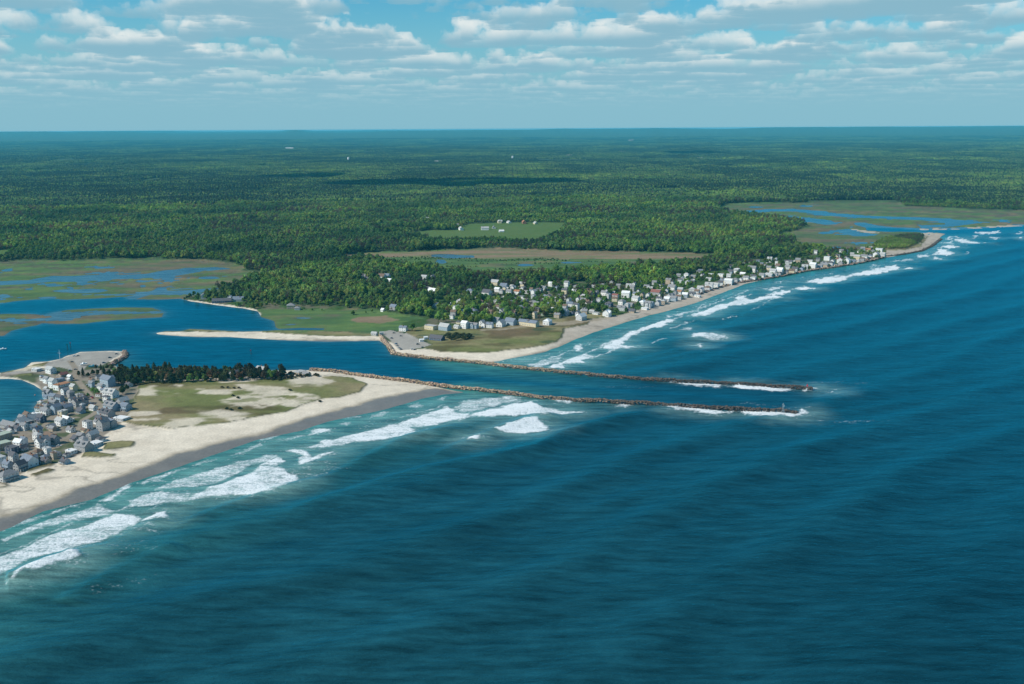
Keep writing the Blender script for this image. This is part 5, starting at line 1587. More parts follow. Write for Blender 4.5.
def point_object(name, X, Y, Zv, variant, spin, size, sources, **props):
    me = bpy.data.meshes.new(name)
    n = len(X)
    me.vertices.add(n)
    me.vertices.foreach_set('co', np.stack([X, Y, Zv], 1).astype(F32).ravel())
    a = me.attributes.new('variant', 'INT', 'POINT'); a.data.foreach_set('value', variant.astype(np.int32))
    r = np.zeros((n, 3), dtype=F32); r[:, 2] = spin
    a = me.attributes.new('spin', 'FLOAT_VECTOR', 'POINT'); a.data.foreach_set('vector', r.ravel())
    sv = np.ascontiguousarray(np.broadcast_to(size, (3, n)).T if np.ndim(size) == 1 else size, dtype=F32)
    a = me.attributes.new('size', 'FLOAT_VECTOR', 'POINT'); a.data.foreach_set('vector', sv.ravel())
    me.update()
    o = link(name, me, **props)
    gn_scatter(o, sources)
    return o


CELL = 150.0
NEAR_R = 4300.0


def cell_r(X, Y):
    return np.hypot((np.floor(X / CELL) + .5) * CELL, (np.floor(Y / CELL) + .5) * CELL)


def near_forest_points():
    rng = np.random.default_rng(5)
    step = 9.6
    gx, gy = np.meshgrid(np.arange(-3300, 3300, step), np.arange(1150, 4500, step))
    X = gx.ravel() + rng.uniform(-.45, .45, gx.size) * step
    Y = gy.ravel() + rng.uniform(-.45, .45, gx.size) * step
    m = (np.abs(np.arctan2(X, Y)) < math.radians(36)) & (cell_r(X, Y) < NEAR_R)
    X = X[m]; Y = Y[m]
    d = coast_d(X, Y)
    m = (d > 4) & (sdist(SPIT, X, Y, 60) < -40) & (sdist(ISLET, X, Y, 60) < -20)
    X = X[m]; Y = Y[m]
    bad = np.full(X.size, -30.0)
    for zn in ('marsh', 'field', 'dune', 'rim', 'village', 'lot', 'open'):
        bad = np.maximum(bad, zone(zn, X, Y, 30, 5.0))
    lawn = zone('lawn', X, Y, 30, 3.0)
    for line, w in ROADS[6:]:
        bad = np.where((ldist(line, X, Y, 12)[0] < 4.5), 5, bad)
    keep = bad < -1.0
    clump = fbm(X, Y, 34, 2, 201)
    px = 512 + FOC * (X * _R[0] + Y * _R[1] - CAM_H * _R[2]) / (Y * _F[1] - CAM_H * _F[2])
    dens = np.where(px > 560, 0.51, 0.61)
    keep &= (lawn < 0) | ((clump > 1 - dens - 0.06) & (rng.uniform(size=X.size) < 0.75))
    # scattered shrubs and low trees along the marsh edges
    X = X[keep]; Y = Y[keep]; lawn = lawn[keep]
    ok = free_of_houses(X, Y, 1.5, True)
    return X[ok], Y[ok], lawn[ok]


fx, fy, flawn = near_forest_points()
frng = np.random.default_rng(9)
fd = np.hypot(fx, fy)
order = np.argsort(fd)
fx, fy, flawn, fd = fx[order], fy[order], flawn[order], fd[order]
hue = fbm(fx, fy, 45, 2, 301)
fvar = np.clip((hue * 8 + frng.normal(size=len(fx)) * 1.5), 0, 7).astype(int)
fvar = np.where(frng.uniform(size=len(fx)) < 0.07 + 0.38 * sstep(.54, .66, fbm(fx, fy, 170, 2, 309)), 8, fvar)               # a few still bare in spring
fz = land_z(fx, fy)
fs = frng.uniform(0.98, 1.45, len(fx)) * np.where(flawn > -2, 0.80, 1.0) * (0.70 + 0.52 * sstep(.44, .56, fbm(fx, fy, 150, 2, 305)))
pxs = np.array([proj(x, y, z)[0] for x, y, z in zip(fx[:900], fy[:900], fz[:900])])
pick = np.nonzero((pxs > -4) & (pxs < 1028))[0][:280]
GREEN_WORD = ['fresh green', 'deep green', 'yellow-green', 'dark green', 'light spring-green', 'mid green', 'olive', 'strong green', 'still bare brown']
for i in pick:
    v = int(fvar[i])
    near_house = flawn[i] > -2
    where = 'standing between the houses across the channel' if near_house else 'at the near edge of the wood beyond the meadow'
    tree('broad', BROAD[v], fx[i], fy[i], fs[i], f"{GREEN_WORD[v]} broadleaf tree {where}", f"{GREEN_WORD[v]} trees {where}", z=fz[i] - .1)
rest = np.ones(len(fx), dtype=bool); rest[pick] = False
for k, v in enumerate(BROAD):                                                # every crown kind must stand somewhere as a real tree
    if v[0].name not in CROWN_OBJ:
        j = [q for q in range(len(fx)) if rest[q]][300 + k]
        rest[j] = False
        tree('broad', v, fx[j], fy[j], fs[j], f"{GREEN_WORD[k]} broadleaf tree at the near edge of the wood beyond the meadow", f"{GREEN_WORD[k]} trees at the near edge of the wood beyond the meadow", z=fz[j] - .1)
srcs = [CROWN_OBJ[v[0].name] for v in BROAD]
n = int(rest.sum())
sz = np.stack([fs[rest], fs[rest], fs[rest] * frng.uniform(.85, 1.2, n)], 1)
point_object('forest', fx[rest], fy[rest], fz[rest] - .3, fvar[rest], frng.uniform(0, 6.28, n), sz, srcs, kind='stuff')


# pines on the spit
def spit_trees():
    poly = pts([(110, 385), (112, 378), (118, 375), (135, 374), (200, 374.5), (250, 374), (286, 375), (282, 381.5), (262, 383), (229, 384.5), (175, 386), (150, 387), (128, 389)])
    x, y = jitter_points(poly, 6.9, 21)
    ok = free_of_houses(x, y, 1.0)
    x, y = x[ok], y[ok]
    rng = random.Random(4)
    lab = ['dark green pine in the grove along the sandy spit', 'reddish-brown bare tree in the grove along the sandy spit', 'olive broadleaf tree among the pines of the sandy spit']
    for i in range(len(x)):
        q = rng.random()
        px = proj(x[i], y[i], 0)[0]
        rust = 0.17 if px > 165 else 0.06
        sc = rng.uniform(0.78, 1.36)
        if q < rust:
            tree('r', rng.choice(RUSTY), x[i], y[i], sc * .85, lab[1], 'bare reddish trees of the spit grove')
        elif q < rust + 0.17:
            tree('b', BROAD[rng.choice((1, 3, 6))], x[i], y[i], sc * .8, lab[2], 'broadleaf trees of the spit grove')
        else:
            tree('p', PINE[rng.choice((0, 0, 1, 1, 1, 2, 2, 2, 3))], x[i], y[i], sc, lab[0], 'pines of the spit grove', name='pine_tree')
    for k, (px, py, s) in enumerate([(123, 395, 1.15), (127, 391, 0.8), (79, 377.5, .7), (83, 376, .75), (88, 377.5, .75), (93, 375, .8), (98, 376.5, .85), (104, 374.5, .9), (109, 375.5, .9), (114, 377, .9), (96, 370, .6), (101, 369.5, .6), (107, 368.5, .7), (112, 368.5, .7)]):
        X_, Y_ = at(px, py, 2)
        tree('p', PINE[k % 4], X_, Y_, s, ('tall dark pine on the lawn beside the last beach-side houses' if k == 0 else 'dark pine just below the spit car park'), 'pines by the spit car park', name='pine_tree')
    for k, (px, py, s, w) in enumerate([(17, 443, .75, 'round olive tree between the flat greenish roofs'), (97, 394, .6, 'dark leafy tree right of the village street bend'), (88, 397, .45, 'small leafy tree left of the red car'), (93, 392, .5, 'leafy tree above the red car'), (412.5, 332, 1.15, 'big round dark tree beside the channel car park')]):
        X_, Y_ = at(px, py, 2)
        tree('b', BROAD[3 if px > 400 else (6 if k == 0 else 1)], X_, Y_, s, w, 'single village trees')
    # shrubs
    sp = pts([(268, 381), (286, 375), (300, 374.5), (320, 377), (318, 379.5), (296, 381.5), (275, 385)])
    x, y = jitter_points(sp, 7.0, 31)
    for i in range(len(x)):
        tree('s', SHRUB[i % 3], x[i], y[i], rng.uniform(.8, 1.4), 'low dark shrub on the sandy hummocks at the end of the grove', 'shrubs at the end of the spit grove', 'shrub', 'shrub')
    for k, (px, py) in enumerate([(447, 339), (450, 341), (453.5, 339.5), (457, 341.5), (460, 339), (463.5, 341), (467, 340), (449, 337.5), (456, 337), (463, 337.5), (469, 338)]):
        X_, Y_ = at(px, py, 2)
        tree('s', SHRUB[k % 2], X_, Y_, 2.1, 'big dark shrub in the thicket on the dunes across the channel', 'thicket shrubs on the far dunes', 'shrub', 'shrub')
    for k, (px, py, s) in enumerate([(187, 298.5, .7), (190, 297, .8), (194, 295.5, .85), (198, 296, .75), (207, 294.5, .9), (212, 295.5, .8), (184.5, 299, .5), (243, 302, .6), (246, 304.5, .6), (240, 305, .5), (236, 305.5, .55), (250, 306, .4), (259, 307.5, .35), (262, 305, .45), (275, 306, .4), (283, 305.5, .45), (304, 308.8, .4), (312, 309.5, .4), (322, 310, .35),
                                       (372, 311.8, .5), (366, 312.5, .35), (353, 314, .7)]):
        X_, Y_ = at(px, py, 2)
        tree('b', BROAD[(3, 1, 7, 5)[k % 4]], X_, Y_, s, 'green tree or bush on the marsh shore by the long dark farm building' if px < 270 else 'green bush along the meadow edge below the wood', 'trees along the marsh shore' if px < 270 else 'bushes along the meadow edge')
    for k, (px, py, w) in enumerate([(233, 398, 0), (238, 400, 0), (227, 411, 1), (231, 412, 1), (240, 410.5, 1), (290, 392.3, 2), (320, 402.5, 3), (228, 389.5, 4), (234, 389.8, 4), (239, 390, 4), (222, 389.5, 4)]):
        X_, Y_ = at(px, py, 2)
        tree('s', SHRUB[2 if w == 4 else 0], X_, Y_, .8, ['small dark shrub at the left edge of the bare sand', 'small dark shrub on the sand strip in the dunes', 'dark shrub at the top of the bare sand', 'dark clump on the upper beach past the dunes', 'brown shrub above the bare sand of the dunes'][w], 'shrubs scattered over the spit dunes', 'shrub', 'shrub')


spit_trees()

def marsh_shrubs():
    x, y = jitter_points(Z['marsh'][3], 9.0, 61)
    k = (fbm(x * .25, y, 24, 2, 63) > 0.60) & (coast_d(x, y) > 8) & (sdist(Z['tan'][0], x, y, 30) < 0)
    x, y = x[k], y[k]
    m = len(x)
    r = np.random.default_rng(65)
    w = r.uniform(.22, .5, m)
    point_object('marsh_shrubbery', x, y, land_z(x, y) - .3, r.choice([1, 3, 6], m), r.uniform(0, 6.28, m), np.stack([w, w, w * .7], 1), srcs, kind='stuff')


marsh_shrubs()

# low wood on the far headland: one mass
hw = pts([(872, 246.6), (880, 240.5), (896, 236.6), (914, 234.6), (923, 237), (921, 244), (905, 249.5), (888, 250.5)])
x, y = jitter_points(hw, 6.4, 41)
n = len(x)
point_object('headland_forest', x, y, land_z(x, y) - .4, np.where(x > np.percentile(x, 62), RNG.integers(0, 4, n) % 2 * 5 + 3, RNG.choice([0, 2, 4, 6], n)) % 9, RNG.uniform(0, 6.28, n),
             np.stack([RNG.uniform(.5, .8, n)] * 2 + [RNG.uniform(.5, .85, n)], 1), srcs, kind='stuff')


# ------------------------------------------------------------------ far woods: real stands of 150 m, repeated to the horizon
def stand_mesh(seed):
    rng = np.random.default_rng(seed)
    st = 8.0
    g = np.arange(-CELL / 2 + st / 2, CELL / 2, st)
    gx, gy = np.meshgrid(g, g)
    n = gx.size
    x = gx.ravel() + rng.uniform(-.5, .5, n) * st; y = gy.ravel() + rng.uniform(-.5, .5, n) * st
    H = rng.uniform(12, 15, n) + 3 * (fbm(x + seed * 500, y, 50, 2, seed) - .5)
    R = rng.uniform(4.6, 6.6, n)
    pine = rng.uniform(size=n) < (0.06, 0.14, 0.30, 0.62)[seed % 4]
    H = H * (1.1, 0.92, 1.0, 1.05)[seed % 4]; R = R * (1.22, 0.86, 1.0, 0.95)[seed % 4]
    H = np.where(pine, H * 1.15, H); R = np.where(pine, R * .72, R)
    pal = np.array(GREENS)[rng.integers(0, 8, n)] * rng.uniform(0.75, 1.25, (n, 1))
    pal = pal * 0.6 + 0.4 * np.array(GREENS).mean(0)
    pal[pine] = np.array((0.022, 0.045, 0.022)) * rng.uniform(.8, 1.3, (int(pine.sum()), 1))
    bare = rng.uniform(size=n) < 0.07
    pal[bare] = (0.085, 0.07, 0.05)
    V0, F0 = ICO1
    V = V0[None] * np.stack([R, R, H * 0.5], 1)[:, None, :] * (1 + 0.22 * rng.normal(size=(n, 12, 1)))
    V += np.stack([x, y, H * 0.55], 1)[:, None, :]
    Fc = F0[None] + (np.arange(n) * 12)[:, None, None]
    C = np.ones((n, 12, 4), dtype=F32); C[:, :, :3] = pal[:, None, :] * rng.uniform(.8, 1.2, (n, 12, 1))
    return mesh_np('forest_stand', V.reshape(-1, 3), Fc.reshape(-1, 3), [M_LEAF], False, {'tint': ('FLOAT_COLOR', 'POINT', C.reshape(-1, 4))})


def far_forest():
    cx = np.arange(-20000, 20000, CELL) + CELL / 2; cy = np.arange(2800, 27000, CELL) + CELL / 2
    gx, gy = np.meshgrid(cx, cy)
    X = gx.ravel(); Y = gy.ravel()
    r = np.hypot(X, Y)
    m = (r >= NEAR_R) & (r < 27000) & (np.abs(np.arctan2(X, Y)) < math.radians(35))
    X, Y, r = X[m], Y[m], r[m]
    land = np.where(r < 6500, sdist(MAIN, X, Y, 200), 200) > 60
    mar = np.full(X.size, -100.0)
    for p in Z['marsh']:
        mar = np.maximum(mar, sdist(p, X, Y, 100))
    # a few farm clearings, thin slits at this distance
    clear = (fbm(X, Y, 700, 2, 401) > 0.70) & (vnoise(X / 150.0, Y / 450.0, 403) > 0.45)
    m = land & (mar < -40) & ~clear
    X, Y = X[m], Y[m]
    Zv = hills(X, Y)
    rng = np.random.default_rng(77)
    src = []
    for k in range(4):
        j = int(np.argmin((X - (-900 + 600 * k)) ** 2 + (Y - 4700) ** 2))
        src.append(link('forest_stand', stand_mesh(52 + k), None, (X[j], Y[j], Zv[j] - .5), 0, kind='stuff'))
        X = np.delete(X, j); Y = np.delete(Y, j); Zv = np.delete(Zv, j)
    n = len(X)
    s = np.stack([np.full(n, 1.03), np.full(n, 1.03), rng.uniform(.85, 1.2, n)], 1)
    kind = np.clip(np.floor((fbm(X, Y * .6, 520, 3, 411) - 0.28) / 0.44 * 4 + rng.normal(size=n) * .35), 0, 3).astype(int)
    point_object('far_forest', X, Y, Zv - .5, kind, rng.integers(0, 4, n) * (math.pi / 2), s, src, kind='stuff')


far_forest()


# ------------------------------------------------------------------ breakwaters
def rocks(name, line_px, width, top, label, group=None, dark_from=0.55, sc=1.0, tan=(0.40, 0.29, 0.19), seed=1, zlow=-1.2):
    rng = np.random.default_rng(seed)
    line = pts(line_px)
    seg = np.linalg.norm(np.diff(line, axis=0), axis=1)
    Lt = seg.sum(); cum = np.concatenate([[0], np.cumsum(seg)])
    parts = []
    step = 1.75 * sc
    wv = 1.0
    nrow = int(width / (1.5 * sc))
    base = line.mean(0)
    for s in np.arange(0, Lt, step):
        i = min(np.searchsorted(cum, s, side='right') - 1, len(seg) - 1)
        t = (s - cum[i]) / seg[i]
        wv = wv if s > 0 else 1.0
        p = line[i] * (1 - t) + line[i + 1] * t
        d = (line[i + 1] - line[i]) / seg[i]; nn = np.array([-d[1], d[0]])
        fr = s / Lt
        wv = 0.82 + 0.42 * rng.uniform() if int(s / 9) != int((s - step) / 9) else wv
        hv = 0.72 + 0.45 * math.sin(s * .21 + seed) * math.sin(s * .083) * .5 + 0.28
        for k in range(nrow):
            u = ((k + .5) / nrow * 2 - 1) * wv
            u2 = u + rng.uniform(-.12, .12)
            h = top * hv * (1 - max(abs(u2) - 0.35, 0) / 0.65 * 1.05) + rng.uniform(-.55, .45) * sc
            q = p + nn * u2 * width / 2 + d * rng.uniform(-.7, .7) * sc
            r = rng.uniform(0.75, 1.4) * sc * (1.5 if rng.uniform() < .12 else 1)
            V = ICO1[0] * r * np.array([rng.uniform(.8, 1.5), rng.uniform(.8, 1.3), rng.uniform(.6, .95)]) * (1 + .16 * rng.normal(size=(12, 1)))
            a = rng.uniform(0, 6.28); ca, sa = math.cos(a), math.sin(a)
            V = V @ np.array([[ca, sa, 0], [-sa, ca, 0], [0, 0, 1]])
            V = V + np.array([q[0] - base[0], q[1] - base[1], max(h, zlow)])
            dk = sstep(dark_from - .25, dark_from + .2, fr + rng.uniform(-.08, .08))
            c = np.array(tan) * rng.uniform(.65, 1.25) * np.array([1, rng.uniform(.9, 1.06), rng.uniform(.85, 1.15)])
            c = c * (1 - dk) + np.array((0.078, 0.060, 0.050)) * rng.uniform(.6, 1.4) * dk
            cz = np.where((V[:, 2:3] < 1.0), 0.25, 1.0) * c           # weed-covered below the tide line
            parts.append((V, ICO1[1], cz))
        # core
    me = tri_mesh(name, parts, M_ROCK)
    o = link(name, me, None, (base[0], base[1], 0), label=label, category='breakwater')
    if group:
        o['group'] = group
    return o


rocks('rock_jetty', [(311, 370.5), (333, 371.8), (364, 376.6), (394, 380.2), (417, 383), (435, 385.8), (456, 388.3), (480, 390.8), (499, 392.8), (519, 395.2), (548, 399.2), (577, 401), (616, 402.6), (659, 405.2), (670.5, 406.2), (742, 410.2), (782, 412), (797, 414)],
      8.0, 2.9, 'nearer rock jetty running out from the tip of the sandy spit', dark_from=.60, seed=1, sc=.85)
rocks('rock_jetty', [(393.6, 354), (407, 356.2), (429.6, 358.9), (441, 360), (460, 361.5), (485, 364.2), (509, 367.3), (548, 371.3), (600.6, 376.3), (626, 378.8), (659, 380.9), (670.5, 381.4), (734, 384.6), (782, 387.6), (812, 389.2)],
      8.0, 2.9, 'farther rock jetty starting at the channel car park, red marker at its tip', dark_from=.52, seed=2, sc=.85)
rocks('rock_revetment', [(380.3, 337), (384, 341), (388, 345.8), (391, 350), (393.8, 354.6)], 7.0, 2.6, 'short tan rock bank along the channel car park', dark_from=3, seed=3, tan=(0.44, 0.32, 0.22))
rocks('rock_revetment', [(110.5, 366), (114, 363.6), (119, 360.8), (123.5, 358), (126, 355.2), (124, 352.3)], 8.0, 2.8, 'curved rock bank at the tip of the spit car park', dark_from=3, seed=4, tan=(0.30, 0.22, 0.16))
rocks('rock_revetment', [(697, 296), (718, 288.6), (738, 283.4), (777, 277.4), (806, 271.4), (839, 266.8), (860, 263.5), (885, 257.6)], 6.0, 2.6, 'long low rock bank below the seafront row of houses', dark_from=3, seed=5, sc=1.5, tan=(0.26, 0.19, 0.14))
rocks('rock_ledge', [(886, 256.5), (902, 254.6), (921, 251.2), (932, 246), (941, 239)], 7.0, 1.0, 'dark rock ledge at the water edge of the far headland', dark_from=-1, seed=6, sc=1.5)

# ------------------------------------------------------------------ beacons, pole, boats, cars
M_RED = plain('red_paint', (0.80, 0.03, 0.05), 0.5, .05)
M_GRN = plain('green_paint', (0.02, 0.22, 0.12), 0.5, .05)
M_STEEL = plain('galvanised_steel', (0.35, 0.36, 0.37), 0.5, .1, metallic=.4)
M_PILE = plain('tarred_pile', (0.07, 0.055, 0.045), 0.9)
M_WHITE = plain('white_gelcoat', (0.80, 0.80, 0.79), 0.3, .03)


def jetty_beacon():
    x, y = at(807, 388.6, 2.6)
    rt = empty('channel_beacon', (x, y, 2.2), 0.5, label='red triangular day marker on a post at the farther jetty tip', category='beacon')
    mb = MB(); mb.tube((0, 0, -1), (0, 0, 5.2), .22, .16, 10); mb.build('post', [M_STEEL], rt)
    mb = MB(); mb.box(-.9, -.9, -.8, .9, .9, .7); mb.build('plinth', [plain('concrete', (0.38, 0.37, 0.35))], rt)
    mb = MB()
    mb.hull8([(-1.35, -.24, 3.2), (1.35, -.24, 3.2), (1.35, -.17, 3.2), (-1.35, -.17, 3.2), (-.12, -.24, 5.9), (.12, -.24, 5.9), (.12, -.17, 5.9), (-.12, -.17, 5.9)])
    mb.hull8([(.17, -1.35, 3.2), (.24, -1.35, 3.2), (.24, 1.35, 3.2), (.17, 1.35, 3.2), (.17, -.12, 5.9), (.24, -.12, 5.9), (.24, .12, 5.9), (.17, .12, 5.9)])
    mb.build('daymark', [M_RED], rt)
    mb = MB(); mb.tube((0, 0, 5.2), (0, 0, 5.75), .25, .2, 10); mb.build('lantern', [M_RED], rt)
    x, y = at(783, 412, 2.4)
    rt = empty('skeleton_tower', (x, y, 2.0), 0.4, label='grey lattice light tower near the tip of the nearer jetty', category='beacon')
    legs = [(-1.3, -1.3), (1.3, -1.3), (1.3, 1.3), (-1.3, 1.3)]
    for a, b in legs:
        mb = MB(); mb.tube((a, b, -1.5), (a * .35, b * .35, 9), .14, .11, 6); mb.build('leg', [M_STEEL], rt)
    mb = MB()
    for z0, z1 in ((0.3, 3.2), (3.2, 6.0), (6.0, 8.6)):
        for i in range(4):
            a, b = legs[i], legs[(i + 1) % 4]
            f0 = 1 - .65 * (z0 + 1.5) / 10.5; f1 = 1 - .65 * (z1 + 1.5) / 10.5
            mb.tube((a[0] * f0, a[1] * f0, z0), (b[0] * f1, b[1] * f1, z1), .07, .07, 5)
            mb.tube((a[0] * f1, a[1] * f1, z1), (b[0] * f1, b[1] * f1, z1), .07, .07, 5)
    mb.build('lattice', [M_STEEL], rt)
    mb = MB(); mb.box(-.8, -.8, 9, .8, .8, 9.2); mb.tube((0, 0, 9.2), (0, 0, 10.2), .3, .22, 10); mb.build('lantern', [M_STEEL], rt)
    mb = MB(); mb.box(-.95, -1.0, 6.4, .95, -.92, 8.3); mb.build('daymark', [M_TRIM], rt)


jetty_beacon()


def pile_marker(px, py, h, mat, shape, label):
    x, y = at(px, py, 0)
    rt = empty('channel_marker', (x, y, 0), 0.3, label=label, category='channel marker', group='channel markers in the harbour')
    mb = MB()
    for a in (0, 2.1, 4.2):
        mb.tube((.55 * math.cos(a), .55 * math.sin(a), -3), (.2 * math.cos(a), .2 * math.sin(a), h), .2, .16, 7)
    mb.build('pile', [M_PILE], rt)
    mb = MB()
    if shape == 's':
        mb.box(-.8, -.5, h - 1.3, .8, -.42, h + .4); mb.box(-.5, -.41, h - 1.3, -.42, .9, h + .4)
    else:
        mb.hull8([(-1, -.5, h - 1.2), (1, -.5, h - 1.2), (1, -.42, h - 1.2), (-1, -.42, h - 1.2), (-.1, -.5, h + .7), (.1, -.5, h + .7), (.1, -.42, h + .7), (-.1, -.42, h + .7)])
        mb.box(-.5, -.41, h - 1.2, -.42, .7, h + .2)
    mb.build('daymark', [mat], rt)


pile_marker(67.5, 349.5, 7.5, M_GRN, 's', 'green square channel marker off the spit car park')
pile_marker(70.5, 347.5, 7.5, M_RED, 't', 'red triangular channel marker off the spit car park')
pile_marker(251, 354.5, 6.5, M_RED, 't', 'dark pile marker with red top in mid channel before the spit grove')

x, y = at(60, 359.6, 2.4)
rt = empty('flagpole', (x, y, 2.2), label='tall pale pole at the channel edge of the spit car park', category='pole')
mb = MB(); mb.tube((0, 0, -.5), (0, 0, 13.5), .26, .14, 10); mb.build('mast', [M_TRIM], rt)
mb = MB(); mb.tube((-2.2, 0, 9.2), (2.2, 0, 9.2), .12, .1, 7); mb.build('yard', [M_TRIM], rt)
mb = MB(); mb.box(-.5, -.5, -.6, .5, .5, .35); mb.build('plinth', [plain('concrete', (0.38, 0.37, 0.35))], rt)


def hull_mesh(Lh, B, D):
    mb = MB()
    st = [(-.5, .86, .0), (-.2, 1.0, 0), (.15, .95, .02), (.36, .62, .1), (.5, .04, .28)]
    rings = []
    for u, w, rise in st:
        b = B / 2 * w
        rings.append([(u * Lh, -b, D * (1 + rise)), (u * Lh, -b * .72, D * .25), (u * Lh, 0, D * rise * .6 - .15), (u * Lh, b * .72, D * .25), (u * Lh, b, D * (1 + rise))])
    for a, b in zip(rings[:-1], rings[1:]):
        for i in range(4):
            mb.face([a[i], b[i], b[i + 1], a[i + 1]])
        mb.face([a[0], a[4], b[4], b[0]])
    mb.face(rings[0])
    return mb


def boat(px, py, z, rz, Lh, label, tarp=None):
    x, y = at(px, py, z)
    rt = empty('motor_boat', (x, y, z), rz, label=label, category='boat')
    hull_mesh(Lh, Lh * .33, Lh * .15).build('hull', [M_WHITE if tarp is None else tarp], rt)
    D = Lh * .15
    mb = MB(); mb.hull8([(-.1 * Lh, -.11 * Lh, D), (.14 * Lh, -.1 * Lh, D), (.14 * Lh, .1 * Lh, D), (-.1 * Lh, .11 * Lh, D), (-.08 * Lh, -.09 * Lh, D + 1.5), (.06 * Lh, -.08 * Lh, D + 1.5), (.06 * Lh, .08 * Lh, D + 1.5), (-.08 * Lh, .09 * Lh, D + 1.5)])
    cb = mb.build('cabin', [M_WHITE if tarp is None else tarp], rt)
    if tarp is None:
        mb = MB(); mb.hull8([(.1 * Lh, -.088 * Lh, D + .65), (.125 * Lh, -.09 * Lh, D + .65), (.125 * Lh, .09 * Lh, D + .65), (.1 * Lh, .088 * Lh, D + .65), (.07 * Lh, -.08 * Lh, D + 1.3), (.095 * Lh, -.08 * Lh, D + 1.3), (.095 * Lh, .08 * Lh, D + 1.3), (.07 * Lh, .08 * Lh, D + 1.3)])
        mb.build('windscreen', [M_GLASS], cb)
        mb = MB(); mb.box(-.54 * Lh, -.25, D * .5, -.48 * Lh, .25, D + .5); mb.build('engine', [M_PILE], rt)
    return rt


boat(3, 349.5, 0.0, 3.3, 9.5, 'small white motor boat under way in the harbour channel')
boat(83.5, 364.6, 3.0, 0.9, 10.5, 'white boat laid up in the spit car park')
boat(93.5, 367, 3.0, 0.2, 11.5, 'boat under a blue-green cover at the edge of the spit car park', plain('blue_tarp', (0.05, 0.26, 0.34), .6, .1))
for px, py, c, nm, lb in ((35, 395.2, (0.55, 0.2, 0.1), 'o', 'small orange mooring buoy on the village bay'), (25, 411, (0.02, 0.06, 0.05), 'k', 'small dark mooring float on the village bay')):
    x, y = at(px, py, 0)
    rt = empty('mooring_buoy', (x, y, 0), label=lb, category='buoy')
    V, Fc = ICO2
    o = link('float', mesh_np('float', V * np.array([.9, .9, .7]) + np.array([0, 0, .25]), Fc, [plain('buoy_' + nm, c, .5, .05)], True), rt)
    mb = MB(); mb.tube((0, 0, .8), (0, 0, 1.5), .08, .08, 6); mb.build('stem', [M_STEEL], rt)

_car_me = {}


def car_parts(kind, col):
    key = (kind, col)
    if key not in _car_me:
        paint = plain('paint_%02d' % len(_car_me), col, 0.25, .03, spec=.6)
        Lc, h1, h2 = (4.5, .82, 1.45) if kind == 'car' else (4.9, .95, 1.8)
        mb = MB()
        mb.hull8([(-Lc / 2, -.9, .32), (Lc / 2, -.88, .32), (Lc / 2, .88, .32), (-Lc / 2, .9, .32), (-Lc / 2 + .05, -.86, h1), (Lc / 2 - .12, -.8, h1 - .12), (Lc / 2 - .12, .8, h1 - .12), (-Lc / 2 + .05, .86, h1)])
        rear = -Lc / 2 + (.25 if kind != 'car' else .75)
        mb.hull8([(rear + .3, -.66, h2 - .08), (.45, -.66, h2 - .08), (.45, .66, h2 - .08), (rear + .3, .66, h2 - .08), (rear + .4, -.6, h2), (.35, -.6, h2), (.35, .6, h2), (rear + .4, .6, h2)])
        body = mb.mesh('body', [paint])
        mb = MB()
        mb.hull8([(rear, -.8, h1 + .004), (1.15, -.78, h1 - .05), (1.15, .78, h1 - .05), (rear, .8, h1 + .004), (rear + .3, -.65, h2 - .084), (.45, -.65, h2 - .084), (.45, .65, h2 - .084), (rear + .3, .65, h2 - .084)])
        glass = mb.mesh('windows', [M_GLASS])
        mb = MB(); mb.tube((0, -.11, 0), (0, .11, 0), .33, .33, 12); wheel = mb.mesh('wheel', [plain('tyre', (0.02, 0.02, 0.02))])
        _car_me[key] = (body, glass, wheel, Lc)
    return _car_me[key]


def car(px, py, rz, col, cname, where, kind='car', grp='cars in the car park'):
    x, y = at(px, py, 2.6)
    rt = empty('parked_car', (x, y, z_at(x, y) + .03), rz, label=f"{cname} {'car' if kind == 'car' else 'sport utility car'} {where}", category='car', group=grp)
    body, glass, wheel, Lc = car_parts(kind, col)
    link('body', body, rt); link('glazing', glass, rt)
    for a in (-1, 1):
        for b in (-1, 1):
            link('wheel', wheel, rt, (a * Lc * .31, b * .8, .33))


